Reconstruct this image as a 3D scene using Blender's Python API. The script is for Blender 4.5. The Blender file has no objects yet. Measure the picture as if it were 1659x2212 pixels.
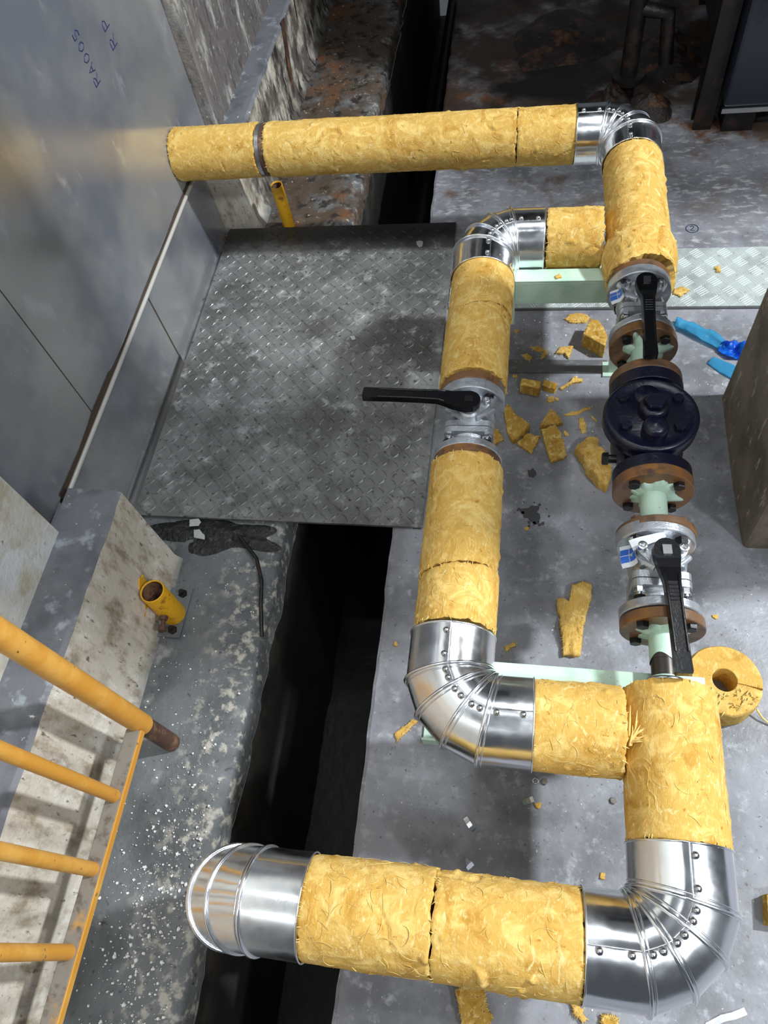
import bpy, bmesh, math, random
import numpy as np
from mathutils import Vector, Matrix, noise

SC = bpy.context.scene
COL = SC.collection
PI = math.pi

# ------------------------------------------------------------------ camera
cam_d = bpy.data.cameras.new('camera')
cam_d.sensor_fit = 'VERTICAL'
cam_d.sensor_height = 36.0
cam_d.lens = 36.0 * 1583.354 / 2212.0
cam_d.clip_start = 0.02
cam = bpy.data.objects.new('camera', cam_d)
COL.objects.link(cam)
Rc = (Matrix.Rotation(0.343347286, 3, 'Z') @ Matrix.Rotation(0.55276949, 3, 'X')
      @ Matrix.Rotation(-0.255163506, 3, 'Z'))
cam.matrix_world = Matrix.Translation((0, 0, 1.6569)) @ Rc.to_4x4()
SC.camera = cam

# ------------------------------------------------------------------ world, lights, exposure
w = bpy.data.worlds.new('world')
SC.world = w
w.use_nodes = True
bg = w.node_tree.nodes['Background']
bg.inputs['Color'].default_value = (0.80, 0.90, 1.0, 1)
bg.inputs['Strength'].default_value = 0.09
SC.view_settings.view_transform = 'Standard'
SC.view_settings.look = 'None'
SC.view_settings.gamma = 1.0
SC.view_settings.exposure = 0.0
SC.view_settings.use_curve_mapping = False


def area(name, loc, target, sx, sy, power, color=(0.92, 0.97, 1.0), roll=0):
    d = bpy.data.lights.new(name, 'AREA')
    d.shape = 'RECTANGLE'
    d.size = sx
    d.size_y = sy
    d.energy = power
    d.color = color
    o = bpy.data.objects.new(name, d)
    COL.objects.link(o)
    o.location = loc
    q = (Vector(target) - Vector(loc)).to_track_quat('-Z', 'Y')
    o.rotation_euler = q.to_euler()
    return o


area('hall_lamp', (2.95, 1.40, 3.65), (0, 1.2, 0), 0.22, 0.22, 270)
area('hall_lamp', (2.35, -1.05, 3.70), (0, 0.7, 0), 0.25, 0.25, 66)
area('hall_lamp', (2.30, 0.55, 3.85), (0, 0.8, 0), 0.08, 1.2, 14)
area('hall_lamp', (0.55, 1.62, 3.9), (0.2, 1.2, 0), 1.2, 0.07, 26)
area('hall_lamp', (-1.1, -1.9, 3.6), (0, 0.8, 0), 1.2, 0.07, 22)
area('hall_lamp', (0.9, -0.9, 3.7), (0.2, 0.6, 0), 0.07, 1.2, 16)
area('hall_lamp', (-0.7, 0.6, 3.9), (0, 0.6, 0), 0.07, 1.2, 10)

# ------------------------------------------------------------------ materials
def lin(c):
    return tuple((x / 255 / 12.92 if x / 255 <= 0.04045 else ((x / 255 + 0.055) / 1.055) ** 2.4) for x in c) + (1.0,)


def material(name, base, rough=0.6, metal=0.0, layers=(), bumps=(), rough_var=None, coord='P', spec=0.5, **kw):
    """layers: (colour, [mask, ...]) ; mask: ('n', scale, detail, lo, hi) noise | ('v', scale, lo, hi) voronoi
    | ('x'|'y'|'z', lo, hi) ramp along an axis ; scale may be a 3-tuple.  bumps: (scale, detail, strength, distance)"""
    m = bpy.data.materials.new(name)
    m.use_nodes = True
    nt = m.node_tree
    N, L = nt.nodes, nt.links
    b = N['Principled BSDF']
    b.inputs['Roughness'].default_value = rough
    b.inputs['Metallic'].default_value = metal
    b.inputs['Specular IOR Level'].default_value = spec
    for k, v in kw.items():
        b.inputs[k].default_value = v
    if coord == 'P':
        src = N.new('ShaderNodeNewGeometry').outputs['Position']
    else:
        src = N.new('ShaderNodeTexCoord').outputs['Object']
    cnt = [0]

    def mapped(scale):
        if isinstance(scale, (int, float)):
            scale = (scale,) * 3
        mp = N.new('ShaderNodeMapping')
        mp.inputs['Scale'].default_value = scale
        cnt[0] += 1
        mp.inputs['Location'].default_value = (cnt[0] * 1.37, cnt[0] * 2.11, cnt[0] * 0.73)
        L.new(src, mp.inputs['Vector'])
        return mp.outputs[0]

    def ramp(sock, lo, hi):
        r = N.new('ShaderNodeMapRange')
        r.interpolation_type = 'SMOOTHSTEP'
        r.inputs['From Min'].default_value = lo
        r.inputs['From Max'].default_value = hi
        if lo > hi:
            r.inputs['From Min'].default_value = hi
            r.inputs['From Max'].default_value = lo
            r.inputs['To Min'].default_value = 1
            r.inputs['To Max'].default_value = 0
        L.new(sock, r.inputs['Value'])
        return r.outputs[0]

    def mask(s):
        if s[0] == 'n':
            t = N.new('ShaderNodeTexNoise')
            t.inputs['Scale'].default_value = 1
            t.inputs['Detail'].default_value = s[2]
            t.inputs['Roughness'].default_value = 0.6
            if len(s) > 5:
                t.inputs['Distortion'].default_value = s[5]
            L.new(mapped(s[1]), t.inputs['Vector'])
            return ramp(t.outputs[0], s[3], s[4])
        if s[0] == 'v':
            t = N.new('ShaderNodeTexVoronoi')
            t.inputs['Scale'].default_value = 1
            L.new(mapped(s[1]), t.inputs['Vector'])
            return ramp(t.outputs['Distance'], s[2], s[3])
        sp = N.new('ShaderNodeSeparateXYZ')
        L.new(src, sp.inputs[0])
        sock = sp.outputs['xyz'.index(s[0])]
        if len(s) > 3:  # wobble the boundary
            t = N.new('ShaderNodeTexNoise')
            t.inputs['Scale'].default_value = s[4]
            t.inputs['Detail'].default_value = 5
            L.new(src, t.inputs['Vector'])
            ma = N.new('ShaderNodeMath')
            ma.operation = 'MULTIPLY_ADD'
            L.new(t.outputs[0], ma.inputs[0])
            ma.inputs[1].default_value = s[3]
            L.new(sock, ma.inputs[2])
            sock = ma.outputs[0]
        return ramp(sock, s[1], s[2])

    rgb = N.new('ShaderNodeRGB')
    rgb.outputs[0].default_value = base if len(base) == 4 else tuple(base) + (1,)
    c = rgb.outputs[0]
    for colr, masks in layers:
        f = None
        for s in masks:
            k = mask(s) if isinstance(s, tuple) else s
            if f is None:
                f = k
            else:
                mu = N.new('ShaderNodeMath')
                mu.operation = 'MULTIPLY'
                L.new(f, mu.inputs[0])
                L.new(k, mu.inputs[1])
                f = mu.outputs[0]
        mx = N.new('ShaderNodeMix')
        mx.data_type = 'RGBA'
        L.new(f, mx.inputs[0])
        L.new(c, mx.inputs[6])
        mx.inputs[7].default_value = colr if len(colr) == 4 else tuple(colr) + (1,)
        c = mx.outputs[2]
    L.new(c, b.inputs['Base Color'])
    if rough_var:
        sc_, lo, hi, r0, r1 = rough_var
        k = mask(('n', sc_, 4, lo, hi))
        r = N.new('ShaderNodeMapRange')
        r.inputs['To Min'].default_value = r0
        r.inputs['To Max'].default_value = r1
        L.new(k, r.inputs['Value'])
        L.new(r.outputs[0], b.inputs['Roughness'])
    nrm = None
    for s in bumps:
        if s[0] == 'v':
            t = N.new('ShaderNodeTexVoronoi')
            t.inputs['Scale'].default_value = 1
            L.new(mapped(s[1]), t.inputs['Vector'])
            out = t.outputs['Distance']
        else:
            t = N.new('ShaderNodeTexNoise')
            t.inputs['Scale'].default_value = 1
            t.inputs['Detail'].default_value = s[1]
            t.inputs['Roughness'].default_value = 0.6
            if len(s) > 4:
                t.inputs['Distortion'].default_value = s[4]
            L.new(mapped(s[0]), t.inputs['Vector'])
            out = t.outputs[0]
        bp = N.new('ShaderNodeBump')
        bp.inputs['Strength'].default_value = s[2]
        bp.inputs['Distance'].default_value = s[3]
        L.new(out, bp.inputs['Height'])
        if nrm is not None:
            L.new(nrm, bp.inputs['Normal'])
        nrm = bp.outputs[0]
    if nrm is not None:
        L.new(nrm, b.inputs['Normal'])
    return m


WHITE = lin((205, 205, 205))
M = {}
M['slab'] = material('slab_concrete', lin((142, 143, 150)), 0.55, layers=[
    (lin((106, 107, 112)), [('n', 6, 7, 0.38, 0.68)]),
    (lin((168, 170, 176)), [('n', 42, 7, 0.52, 0.78)]),
    (lin((92, 92, 96)), [('n', 90, 4, 0.62, 0.72)]),
    (lin((205, 207, 210)), [('n', 160, 3, 0.68, 0.74)]),
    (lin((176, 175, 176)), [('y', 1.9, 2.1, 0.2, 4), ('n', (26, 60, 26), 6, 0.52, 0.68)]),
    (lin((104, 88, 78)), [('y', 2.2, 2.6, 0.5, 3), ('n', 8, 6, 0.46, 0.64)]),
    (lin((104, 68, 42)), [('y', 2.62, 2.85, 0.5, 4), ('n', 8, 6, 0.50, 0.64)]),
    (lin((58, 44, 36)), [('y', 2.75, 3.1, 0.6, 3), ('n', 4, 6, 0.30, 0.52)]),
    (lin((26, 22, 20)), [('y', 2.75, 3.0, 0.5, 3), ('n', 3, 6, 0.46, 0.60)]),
], bumps=[(9, 5, 0.25, 0.01), (120, 4, 0.30, 0.002)], rough_var=(6, 0.35, 0.65, 0.35, 0.65))
M['sludge'] = material('oily_sludge', lin((38, 30, 26)), 0.25, layers=[
    (lin((92, 60, 40)), [('n', 14, 6, 0.5, 0.7)]),
    (lin((150, 140, 128)), [('n', 60, 5, 0.66, 0.76)])], bumps=[(60, 6, 0.9, 0.01)])
M['ledge'] = material('ledge_concrete', lin((108, 111, 113)), 0.7, layers=[
    (lin((82, 85, 87)), [('n', 5, 6, 0.4, 0.64)]),
    (lin((140, 141, 138)), [('n', 14, 8, 0.58, 0.74)]),
    (lin((58, 60, 60)), [('n', 55, 5, 0.6, 0.72)]),
    (lin((172, 168, 158)), [('x', -0.74, -0.64, 0.08, 9), ('n', 40, 5, 0.5, 0.66)]),
    (lin((84, 70, 58)), [('y', 2.0, 2.1), ('n', 9, 6, 0.30, 0.55)]),
    (lin((108, 74, 50)), [('y', 2.0, 2.1), ('n', 6, 6, 0.54, 0.66)]),
    (lin((46, 40, 36)), [('y', 2.0, 2.1), ('n', 22, 6, 0.50, 0.64)]),
    (lin((176, 164, 142)), [('y', 2.0, 2.1), ('n', 60, 6, 0.62, 0.70)]),
], bumps=[(25, 6, 0.5, 0.01), (130, 4, 0.5, 0.003)])
M['kerb'] = material('kerb_concrete', lin((204, 196, 182)), 0.8, layers=[
    (lin((150, 136, 116)), [('n', (24, 24, 10), 6, 0.45, 0.68)]),
    (lin((224, 220, 212)), [('n', (18, 18, 9), 6, 0.52, 0.7)]),
    (lin((104, 96, 86)), [('n', (80, 80, 30), 5, 0.6, 0.72)]),
    (lin((108, 112, 114)), [('z', 0.06, 0.0, 0.05, 20)]),
    (lin((92, 86, 80)), [('y', 2.1, 2.2), ('n', 10, 6, 0.36, 0.58)]),
    (lin((40, 36, 34)), [('y', 2.15, 2.3), ('n', (30, 30, 8), 6, 0.5, 0.64)]),
], bumps=[(40, 6, 0.5, 0.005), (160, 4, 0.5, 0.002)])
M['kerbtop'] = material('kerb_top_paint', lin((112, 114, 119)), 0.65, layers=[
    (lin((88, 90, 96)), [('n', 8, 6, 0.42, 0.66)]),
    (lin((215, 215, 215)), [('n', 40, 5, 0.66, 0.72)]),
    (lin((150, 156, 164)), [('n', 20, 5, 0.55, 0.7)])], bumps=[(60, 5, 0.4, 0.004)])
M['plaster'] = material('wall_plaster', lin((205, 204, 196)), 0.85, layers=[
    (lin((184, 176, 156)), [('n', 14, 6, 0.45, 0.68)]),
    (lin((216, 220, 224)), [('n', 7, 5, 0.5, 0.7)]),
    (lin((140, 128, 108)), [('n', 60, 5, 0.62, 0.74)]),
    (lin((104, 98, 96)), [('y', 2.1, 2.3), ('n', (12, 12, 4), 6, 0.3, 0.5)]),
    (lin((74, 70, 70)), [('y', 2.1, 2.3), ('n', (50, 50, 16), 6, 0.50, 0.70)]),
    (lin((200, 198, 194)), [('y', 2.1, 2.3), ('n', (90, 90, 34), 5, 0.62, 0.72)]),
], bumps=[(50, 6, 0.6, 0.006)])
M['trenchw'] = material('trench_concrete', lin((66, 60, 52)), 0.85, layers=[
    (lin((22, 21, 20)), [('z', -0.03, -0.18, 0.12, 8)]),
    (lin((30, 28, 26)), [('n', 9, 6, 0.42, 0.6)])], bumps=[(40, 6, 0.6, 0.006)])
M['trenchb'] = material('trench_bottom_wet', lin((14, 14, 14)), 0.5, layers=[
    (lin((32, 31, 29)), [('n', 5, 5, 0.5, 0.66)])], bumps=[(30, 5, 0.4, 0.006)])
M['steel'] = material('stainless_sheet', lin((186, 187, 188)), 0.3, 0.62, layers=[
    (lin((148, 152, 164)), [('n', 2.2, 4, 0.4, 0.65)]),
    (lin((200, 202, 208)), [('n', (10, 10, 5), 6, 0.6, 0.72)])],
    bumps=[(2.4, 2, 0.06, 0.02)], rough_var=(4, 0.35, 0.68, 0.17, 0.30))
M['rod'] = material('bright_rod', lin((214, 212, 206)), 0.35, 0.4)
M['steeledge'] = material('polished_steel_edge', lin((205, 205, 205)), 0.25, 1.0)
M['seam'] = material('brown_sealant', lin((70, 56, 42)), 0.6)
M['checker'] = material('worn_checker_plate', lin((134, 135, 134)), 0.42, 0.4, layers=[
    (lin((102, 102, 101)), [('n', 5, 6, 0.4, 0.62)]),
    (lin((166, 167, 166)), [('n', 20, 6, 0.54, 0.7)]),
    (lin((74, 74, 72)), [('n', 60, 6, 0.56, 0.7)]),
    (lin((225, 225, 222)), [('n', 120, 4, 0.68, 0.74)]),
    (lin((60, 58, 56)), [('y', 2.0, 2.07, 0.06, 12)]),
], bumps=[(90, 4, 0.3, 0.002)], rough_var=(10, 0.4, 0.65, 0.32, 0.6))
M['mintbar'] = material('mint_worn_bar', lin((204, 211, 209)), 0.4)
M['mint'] = material('mint_painted_checker', lin((174, 182, 180)), 0.45, layers=[
    (lin((146, 152, 150)), [('n', 14, 6, 0.46, 0.66)]),
    (lin((130, 134, 130)), [('n', 70, 5, 0.62, 0.72)])], bumps=[(60, 4, 0.15, 0.002)])
M['green'] = material('pale_green_primer', lin((186, 212, 194)), 0.42, layers=[
    (lin((160, 196, 174)), [('n', 9, 5, 0.5, 0.7)]),
    (lin((140, 160, 140)), [('n', 110, 4, 0.67, 0.73)])], bumps=[(40, 4, 0.15, 0.003)])
M['brownflange'] = material('red_brown_primer', lin((108, 80, 58)), 0.35, layers=[
    (lin((132, 88, 44)), [('n', 14, 5, 0.45, 0.65)]),
    (lin((78, 60, 50)), [('n', 30, 5, 0.50, 0.68)])], bumps=[(80, 4, 0.2, 0.002)])
M['cast'] = material('cast_steel_valve', lin((196, 200, 206)), 0.38, 0.75, layers=[
    (lin((160, 164, 172)), [('n', 30, 5, 0.45, 0.7)])], bumps=[(260, 3, 0.35, 0.002)], coord='O')
M['bolt'] = material('black_bolt', lin((40, 40, 42)), 0.35, 0.6, bumps=[(120, 3, 0.2, 0.002)], coord='O')
M['zinc'] = material('zinc_bolt', lin((200, 202, 205)), 0.25, 1.0)
M['beamshadow'] = material('dusty_painted_shadow', lin((96, 96, 98)), 0.7, layers=[(lin((128, 128, 128)), [('n', 40, 5, .55, .7)])], bumps=[(60, 5, .4, .003)])  # dark base paints the far beam's floor shadow; lighter noise is dust
M['black'] = material('black_handle_paint', lin((16, 16, 18)), 0.22, bumps=[(160, 3, 0.15, 0.002)], coord='O')
M['blue'] = material('navy_valve_paint', lin((12, 14, 36)), 0.3, layers=[
    (lin((11, 12, 27)), [('n', 14, 5, 0.45, 0.65)])], bumps=[(90, 4, 0.25, 0.003)])
M['blackpipe'] = material('black_pipe', lin((58, 52, 48)), 0.35, 0.3, layers=[
    (lin((92, 76, 60)), [('n', 40, 5, 0.52, 0.7)])])
M['alu'] = material('aluminium_jacket', lin((236, 238, 242)), 0.18, 1.0, bumps=[(7, 3, 0.10, 0.02), (40, 2, 0.03, 0.004)],
                    rough_var=(9, 0.35, 0.7, 0.15, 0.32))
M['rivet'] = material('screw_steel', lin((190, 190, 192)), 0.22, 1.0)
M['wool'] = material('yellow_glass_wool', lin((204, 163, 84)), 0.95, spec=0.12, layers=[
    (lin((226, 194, 118)), [('n', (16, 20, 18), 6, 0.46, 0.68, 1.8)]),
    (lin((182, 136, 58)), [('n', (14, 12, 15), 6, 0.50, 0.70, 1.2)]),
    (lin((228, 206, 146)), [('n', (46, 20, 40), 6, 0.56, 0.72, 2.4)]),
    (lin((220, 192, 122)), [('n', (150, 36, 120), 4, 0.54, 0.70, 2.0)]),
    (lin((168, 116, 38)), [('n', 60, 5, 0.63, 0.73)])],
    bumps=[(16, 6, 0.35, 0.008, 1.5), ((130, 50, 130), 5, 0.35, 0.003, 2.5), (420, 3, 0.3, 0.001)])
M['woolcut'] = material('cut_glass_wool', lin((192, 150, 70)), 0.95, spec=0.12, layers=[
    (lin((226, 198, 124)), [('n', (60, 60, 25), 5, 0.48, 0.66, 0.6)]),
    (lin((172, 122, 44)), [('n', 60, 5, 0.54, 0.7)])],
    bumps=[(50, 6, 0.7, 0.006, 1.0), (300, 3, 0.5, 0.0015)])
M['fibre'] = material('wool_fibre', lin((228, 198, 124)), 0.9, spec=0.1)
M['railpaint'] = material('yellow_rail_paint', lin((206, 146, 58)), 0.45, layers=[
    (lin((222, 170, 84)), [('n', 9, 5, 0.45, 0.7)]),
    (lin((120, 104, 84)), [('n', 26, 6, 0.66, 0.70)]),
    (lin((130, 72, 34)), [('n', 90, 5, 0.66, 0.73)])], bumps=[(60, 4, 0.25, 0.003)])
M['railgrey'] = material('worn_rail_bar', lin((126, 118, 108)), 0.6, layers=[
    (lin((178, 134, 72)), [('n', (14, 14, 14), 6, 0.58, 0.70)]),
    (lin((96, 84, 74)), [('n', 40, 6, 0.5, 0.68)])], bumps=[(60, 5, 0.4, 0.003)])
M['rust'] = material('rusty_pipe', lin((84, 58, 46)), 0.6, layers=[
    (lin((128, 96, 72)), [('n', 30, 6, 0.5, 0.66)]),
    (lin((52, 38, 32)), [('n', 18, 6, 0.5, 0.7)])], bumps=[(80, 5, 0.5, 0.003)])
M['stubpaint'] = material('yellow_stub_paint', lin((222, 164, 24)), 0.5, layers=[
    (lin((150, 100, 24)), [('n', 30, 6, 0.56, 0.7)]),
    (lin((84, 56, 34)), [('n', 70, 5, 0.64, 0.72)])], bumps=[(70, 4, 0.3, 0.003)])
M['soot'] = material('sooty_iron', lin((30, 27, 26)), 0.42, 0.2, layers=[
    (lin((58, 42, 34)), [('n', 16, 6, 0.5, 0.7)])], bumps=[(40, 6, 0.5, 0.006)])
M['tank'] = material('dark_tank_paint', lin((40, 44, 56)), 0.28, 0.3, layers=[
    (lin((66, 58, 54)), [('n', 5, 6, 0.55, 0.7)])], bumps=[(12, 4, 0.15, 0.01)])
M['red'] = material('red_grip', lin((190, 34, 44)), 0.4)
M['stickerw'] = material('white_sticker', lin((214, 218, 224)), 0.4)
M['stickerb'] = material('blue_sticker_print', lin((48, 98, 190)), 0.4)
M['ink'] = material('marker_ink', lin((34, 40, 86)), 0.5)
M['splash'] = material('yellow_splash', lin((226, 172, 40)), 0.6)
M['oil'] = material('oil_stain', lin((64, 64, 66)), 0.35)
M['pillar'] = material('pillar_render', lin((128, 118, 104)), 0.85, layers=[
    (lin((96, 88, 78)), [('n', 6, 6, 0.42, 0.66)]),
    (lin((176, 164, 148)), [('n', (40, 40, 14), 5, 0.58, 0.7)])], bumps=[(30, 6, 0.5, 0.006)])
M['flake'] = material('paint_flake', lin((226, 226, 224)), 0.7)
M['paper'] = material('pale_chip', lin((176, 178, 178)), 0.6)
M['film'] = material('blue_plastic_film', lin((30, 120, 235)), 0.12, layers=[
    (lin((10, 60, 200)), [('n', 40, 4, 0.45, 0.65)]),
    (lin((130, 200, 245)), [('n', 70, 4, 0.58, 0.7)])], bumps=[(60, 4, 0.5, 0.006)],
    **{'Transmission Weight': 0.45, 'IOR': 1.2})
M['filmthin'] = material('thin_blue_film', lin((96, 196, 240)), 0.12, bumps=[(50, 4, 0.5, 0.006)],
                         **{'Transmission Weight': 0.7, 'IOR': 1.15})

# ------------------------------------------------------------------ mesh helpers
class MB:
    def __init__(s):
        s.v, s.f, s.sm = [], [], []

    def add(s, verts, faces, smooth=False):
        k = len(s.v)
        s.v.extend([tuple(p) for p in verts])
        s.f.extend([tuple(i + k for i in f) for f in faces])
        s.sm.extend([smooth] * len(faces))
        return s

    def box(s, lo, hi, mtx=None):
        x0, y0, z0 = lo
        x1, y1, z1 = hi
        v = [Vector(p) for p in ((x0, y0, z0), (x1, y0, z0), (x1, y1, z0), (x0, y1, z0),
                                 (x0, y0, z1), (x1, y0, z1), (x1, y1, z1), (x0, y1, z1))]
        if mtx:
            v = [mtx @ p for p in v]
        return s.add(v, [(0, 3, 2, 1), (4, 5, 6, 7), (0, 1, 5, 4), (1, 2, 6, 5), (2, 3, 7, 6), (3, 0, 4, 7)])

    def grid(s, rows, closed_u=False, smooth=True):
        """rows: list of equal-length point lists."""
        n = len(rows[0])
        v = [p for r in rows for p in r]
        f = []
        for i in range(len(rows) - 1):
            for j in range(n if closed_u else n - 1):
                a, b = i * n + j, i * n + (j + 1) % n
                f.append((a, b, b + n, a + n))
        return s.add(v, f, smooth)

    def lathe(s, prof, origin, axis, n=40, cap=True, smooth=True):
        """prof: (distance along axis, radius). Each band gets its own ring where the profile is sharp."""
        o, ax = Vector(origin), Vector(axis).normalized()
        u = ax.orthogonal().normalized()
        if abs(ax.z) < 0.9:
            u = Vector((0, 0, 1)) - ax * ax.z
            u.normalize()
        v = ax.cross(u)

        def ring(t, r):
            return [o + ax * t + (u * math.cos(2 * PI * k / n) + v * math.sin(2 * PI * k / n)) * r for k in range(n)]
        for (t0, r0), (t1, r1) in zip(prof[:-1], prof[1:]):
            s.grid([ring(t0, r0), ring(t1, r1)], True, smooth)
        if cap:
            for (t, r), fl in ((prof[0], True), (prof[-1], False)):
                if r > 1e-6:
                    s.add(ring(t, r), [tuple(range(n))[::-1] if fl else tuple(range(n))])
        return s

    def curve_lathe(s, prof, origin, axis, n=40):
        o, ax = Vector(origin), Vector(axis).normalized()
        u = ax.orthogonal().normalized()
        v = ax.cross(u)
        rows = [[o + ax * t + (u * math.cos(2 * PI * k / n) + v * math.sin(2 * PI * k / n)) * r for k in range(n)]
                for t, r in prof]
        return s.grid(rows, True, True)

    def tube(s, pts, r, n=10, cap=True, closed=False):
        pts = [Vector(p) for p in pts]
        rs = r if isinstance(r, (list, tuple)) else [r] * len(pts)
        rows = []
        m = len(pts)
        t0 = (pts[1] - pts[0]).normalized()
        u = t0.orthogonal().normalized()
        for i, p in enumerate(pts):
            if closed:
                t = (pts[(i + 1) % m] - pts[(i - 1) % m]).normalized()
            else:
                t = (pts[min(i + 1, m - 1)] - pts[max(i - 1, 0)]).normalized()
            u = (u - t * u.dot(t)).normalized()
            v = t.cross(u)
            rows.append([p + (u * math.cos(2 * PI * k / n) + v * math.sin(2 * PI * k / n)) * rs[i] for k in range(n)])
        if closed:
            rows.append(rows[0])
        s.grid(rows, True, True)
        if cap and not closed:
            s.add(rows[0], [tuple(range(n))[::-1]])
            s.add(rows[-1], [tuple(range(n))])
        return s

    def prism(s, poly, z0, z1, mtx=None, smooth=False):
        n = len(poly)
        v = [Vector((x, y, z0)) for x, y in poly] + [Vector((x, y, z1)) for x, y in poly]
        if mtx:
            v = [mtx @ p for p in v]
        f = [tuple(range(n))[::-1], tuple(range(n, 2 * n))]
        s.add(v, f)
        s.add(v, [(i, (i + 1) % n, n + (i + 1) % n, n + i) for i in range(n)], smooth)
        return s

    def mesh(s, name, origin=(0, 0, 0)):
        me = bpy.data.meshes.new(name)
        o = np.array(origin)
        me.from_pydata((np.array(s.v) - o).tolist(), [], s.f)
        me.polygons.foreach_set('use_smooth', s.sm)
        me.update()
        return me


ORG = {}


def build(name, mb, mat, parent=None, origin=None, bevel=0, local=False, **tags):
    """Link ONE mesh object. World-space vertices, unless local (already in the parent's frame)."""
    if parent is not None:
        o0 = (0, 0, 0) if local else ORG[parent.name]
    else:
        if origin is None:
            a = np.array(mb.v)
            origin = ((a[:, 0].min() + a[:, 0].max()) / 2, (a[:, 1].min() + a[:, 1].max()) / 2, a[:, 2].min())
        o0 = origin
    me = mb.mesh(name, o0)
    me.materials.append(M[mat])
    ob = bpy.data.objects.new(name, me)
    COL.objects.link(ob)
    if parent is not None:
        ob.parent = parent
    else:
        ob.location = o0
    ORG[ob.name] = tuple(o0)
    if bevel:
        bv = ob.modifiers.new('bevel', 'BEVEL')
        bv.width = bevel
        bv.segments = 2
        bv.limit_method = 'ANGLE'
    for k, v in tags.items():
        ob[k] = v
    return ob


def thing(name, label, cat, loc, group=None, rz=0):
    o = bpy.data.objects.new(name, None)
    o.empty_display_size = 0.05
    COL.objects.link(o)
    o.location = loc
    o.rotation_euler = (0, 0, rz)
    o['label'] = label
    o['category'] = cat
    if group:
        o['group'] = group
    ORG[o.name] = tuple(loc)
    return o


def nz(p, s, seed=0.0):
    return noise.noise(Vector((p[0] * s + seed, p[1] * s - seed * 0.7, p[2] * s + seed * 1.3)))


def fbm(p, s, seed=0.0, o=4):
    a, t = 1.0, 0.0
    for k in range(o):
        t += a * nz(p, s, seed + k * 7.3)
        s *= 2.0
        a *= 0.55
    return t


rnd = random.Random(11)

# ------------------------------------------------------------------ the setting
FX = -0.317   # trench edge of the slab
b = MB()
# slab as a fine grid with a slightly chipped trench edge
rows = []
ys = list(np.arange(-1.6, 5.2, 0.03))
for y in ys:
    e = FX - 0.012 * (y - 1) + 0.004 * fbm((0, y, 0), 14, 3)
    row = [Vector((e, y, -0.004 + 0.003 * nz((0, y, 0), 30)))]
    for x in (e + 0.008, -0.2, 0.1, 0.5, 1.0, 1.8, 3.2):
        row.append(Vector((x, y, 0.0)))
    rows.append(row)
b.grid(rows, False, False)
b.grid([[Vector((r[0].x, r[0].y, -0.9)) for r in rows], [r[0] for r in rows]], False, False)
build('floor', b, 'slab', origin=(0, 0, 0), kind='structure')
b = MB()
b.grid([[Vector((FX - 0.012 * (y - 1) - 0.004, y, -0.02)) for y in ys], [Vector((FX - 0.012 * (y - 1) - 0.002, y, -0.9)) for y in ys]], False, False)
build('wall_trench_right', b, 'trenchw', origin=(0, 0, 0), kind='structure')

# left ledge between trench and kerb
b = MB()
rows = []
for y in np.arange(-1.6, 5.2, 0.02):
    far = y > 2.08
    e = -0.615 + 0.007 * fbm((0.3, y, 0), 5, 5) + 0.004 * nz((0, y, 0), 40)
    row = []
    for x in np.linspace(-1.15, e, 22):
        k = max(0, (x - (e - 0.06)) / 0.06)
        z = -0.012 * k * k + 0.0025 * fbm((x, y, 0), 16, 2) - 0.003
        if far:
            z += 0.010 * fbm((x, y, 0), 12, 9) - 0.006
        row.append(Vector((x, y, z)))
    for dx, dz in ((0.006, -0.03), (0.010 + 0.005 * nz((1, y, 0), 18), -0.09), (0.01, -0.2), (0.0, -0.9)):
        row.append(Vector((e + dx, y, dz)))
    rows.append(row)
b.grid([[p for p in r[:24]] for r in rows], False, True)
build('floor_ledge', b, 'ledge', origin=(-0.8, 0, 0), kind='structure')
b = MB()
b.grid([[p + Vector((0.001, 0, 0)) for p in r[23:]] for r in rows], False, True)
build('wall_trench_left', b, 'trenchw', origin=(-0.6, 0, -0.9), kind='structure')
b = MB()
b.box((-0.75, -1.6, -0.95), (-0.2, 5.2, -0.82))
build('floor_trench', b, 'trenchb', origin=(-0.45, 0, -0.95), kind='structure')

# kerbs
def kerb(y0, y1, xf, zt, xb):
    b = MB()
    rows = []
    for y in np.linspace(y0, y1, max(4, int((y1 - y0) / 0.03))):
        rows.append([Vector((xf + 0.03, y, -0.02)), Vector((xf + 0.008 + 0.004 * fbm((1, y, 0), 9), y, 0.02)),
                     Vector((xf + 0.003 * fbm((2, y, 0), 9), y, zt * 0.5)),
                     Vector((xf + 0.004 * fbm((3, y, 0), 12), y, zt - 0.012))])
    b.grid(rows, False, True)
    for e, fl in ((rows[0], False), (rows[-1], True)):
        q = [Vector((xb, e[0].y, -0.02))] + e + [Vector((xb, e[0].y, zt - 0.012))]
        b.add(q, [tuple(range(6)) if not fl else tuple(range(6))[::-1]])
    k = build('trim_kerb', b, 'kerb', origin=(xf, (y0 + y1) / 2, 0), kind='structure')
    t = MB()
    tr = [[r[3], r[3] + Vector((-0.008, 0, 0.010)), Vector((xb, r[3].y, zt))] for r in rows]
    t.grid(tr, False, False)
    for e in (tr[0], tr[-1]):
        q = [e[0], e[1], e[2], Vector((xb, e[0].y, zt - 0.012))]
        t.add(q, [(0, 1, 2, 3)])
    build('kerb_top', t, 'kerbtop', k)
    return k


kn = kerb(-1.6, 0.795, -0.89, 0.34, -1.02)
kf = kerb(2.105, 5.2, -0.95, 0.285, -1.075)


def blotch(cx, cy, r, seed, n=22, rough=0.5):
    out = []
    for k in range(n):
        a = 2 * PI * k / n
        rr = r * (1 + rough * noise.noise(Vector((math.cos(a) * 1.6 + seed, math.sin(a) * 1.6, seed))))
        out.append((cx + rr * math.cos(a), cy + rr * math.sin(a)))
    return out


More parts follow.
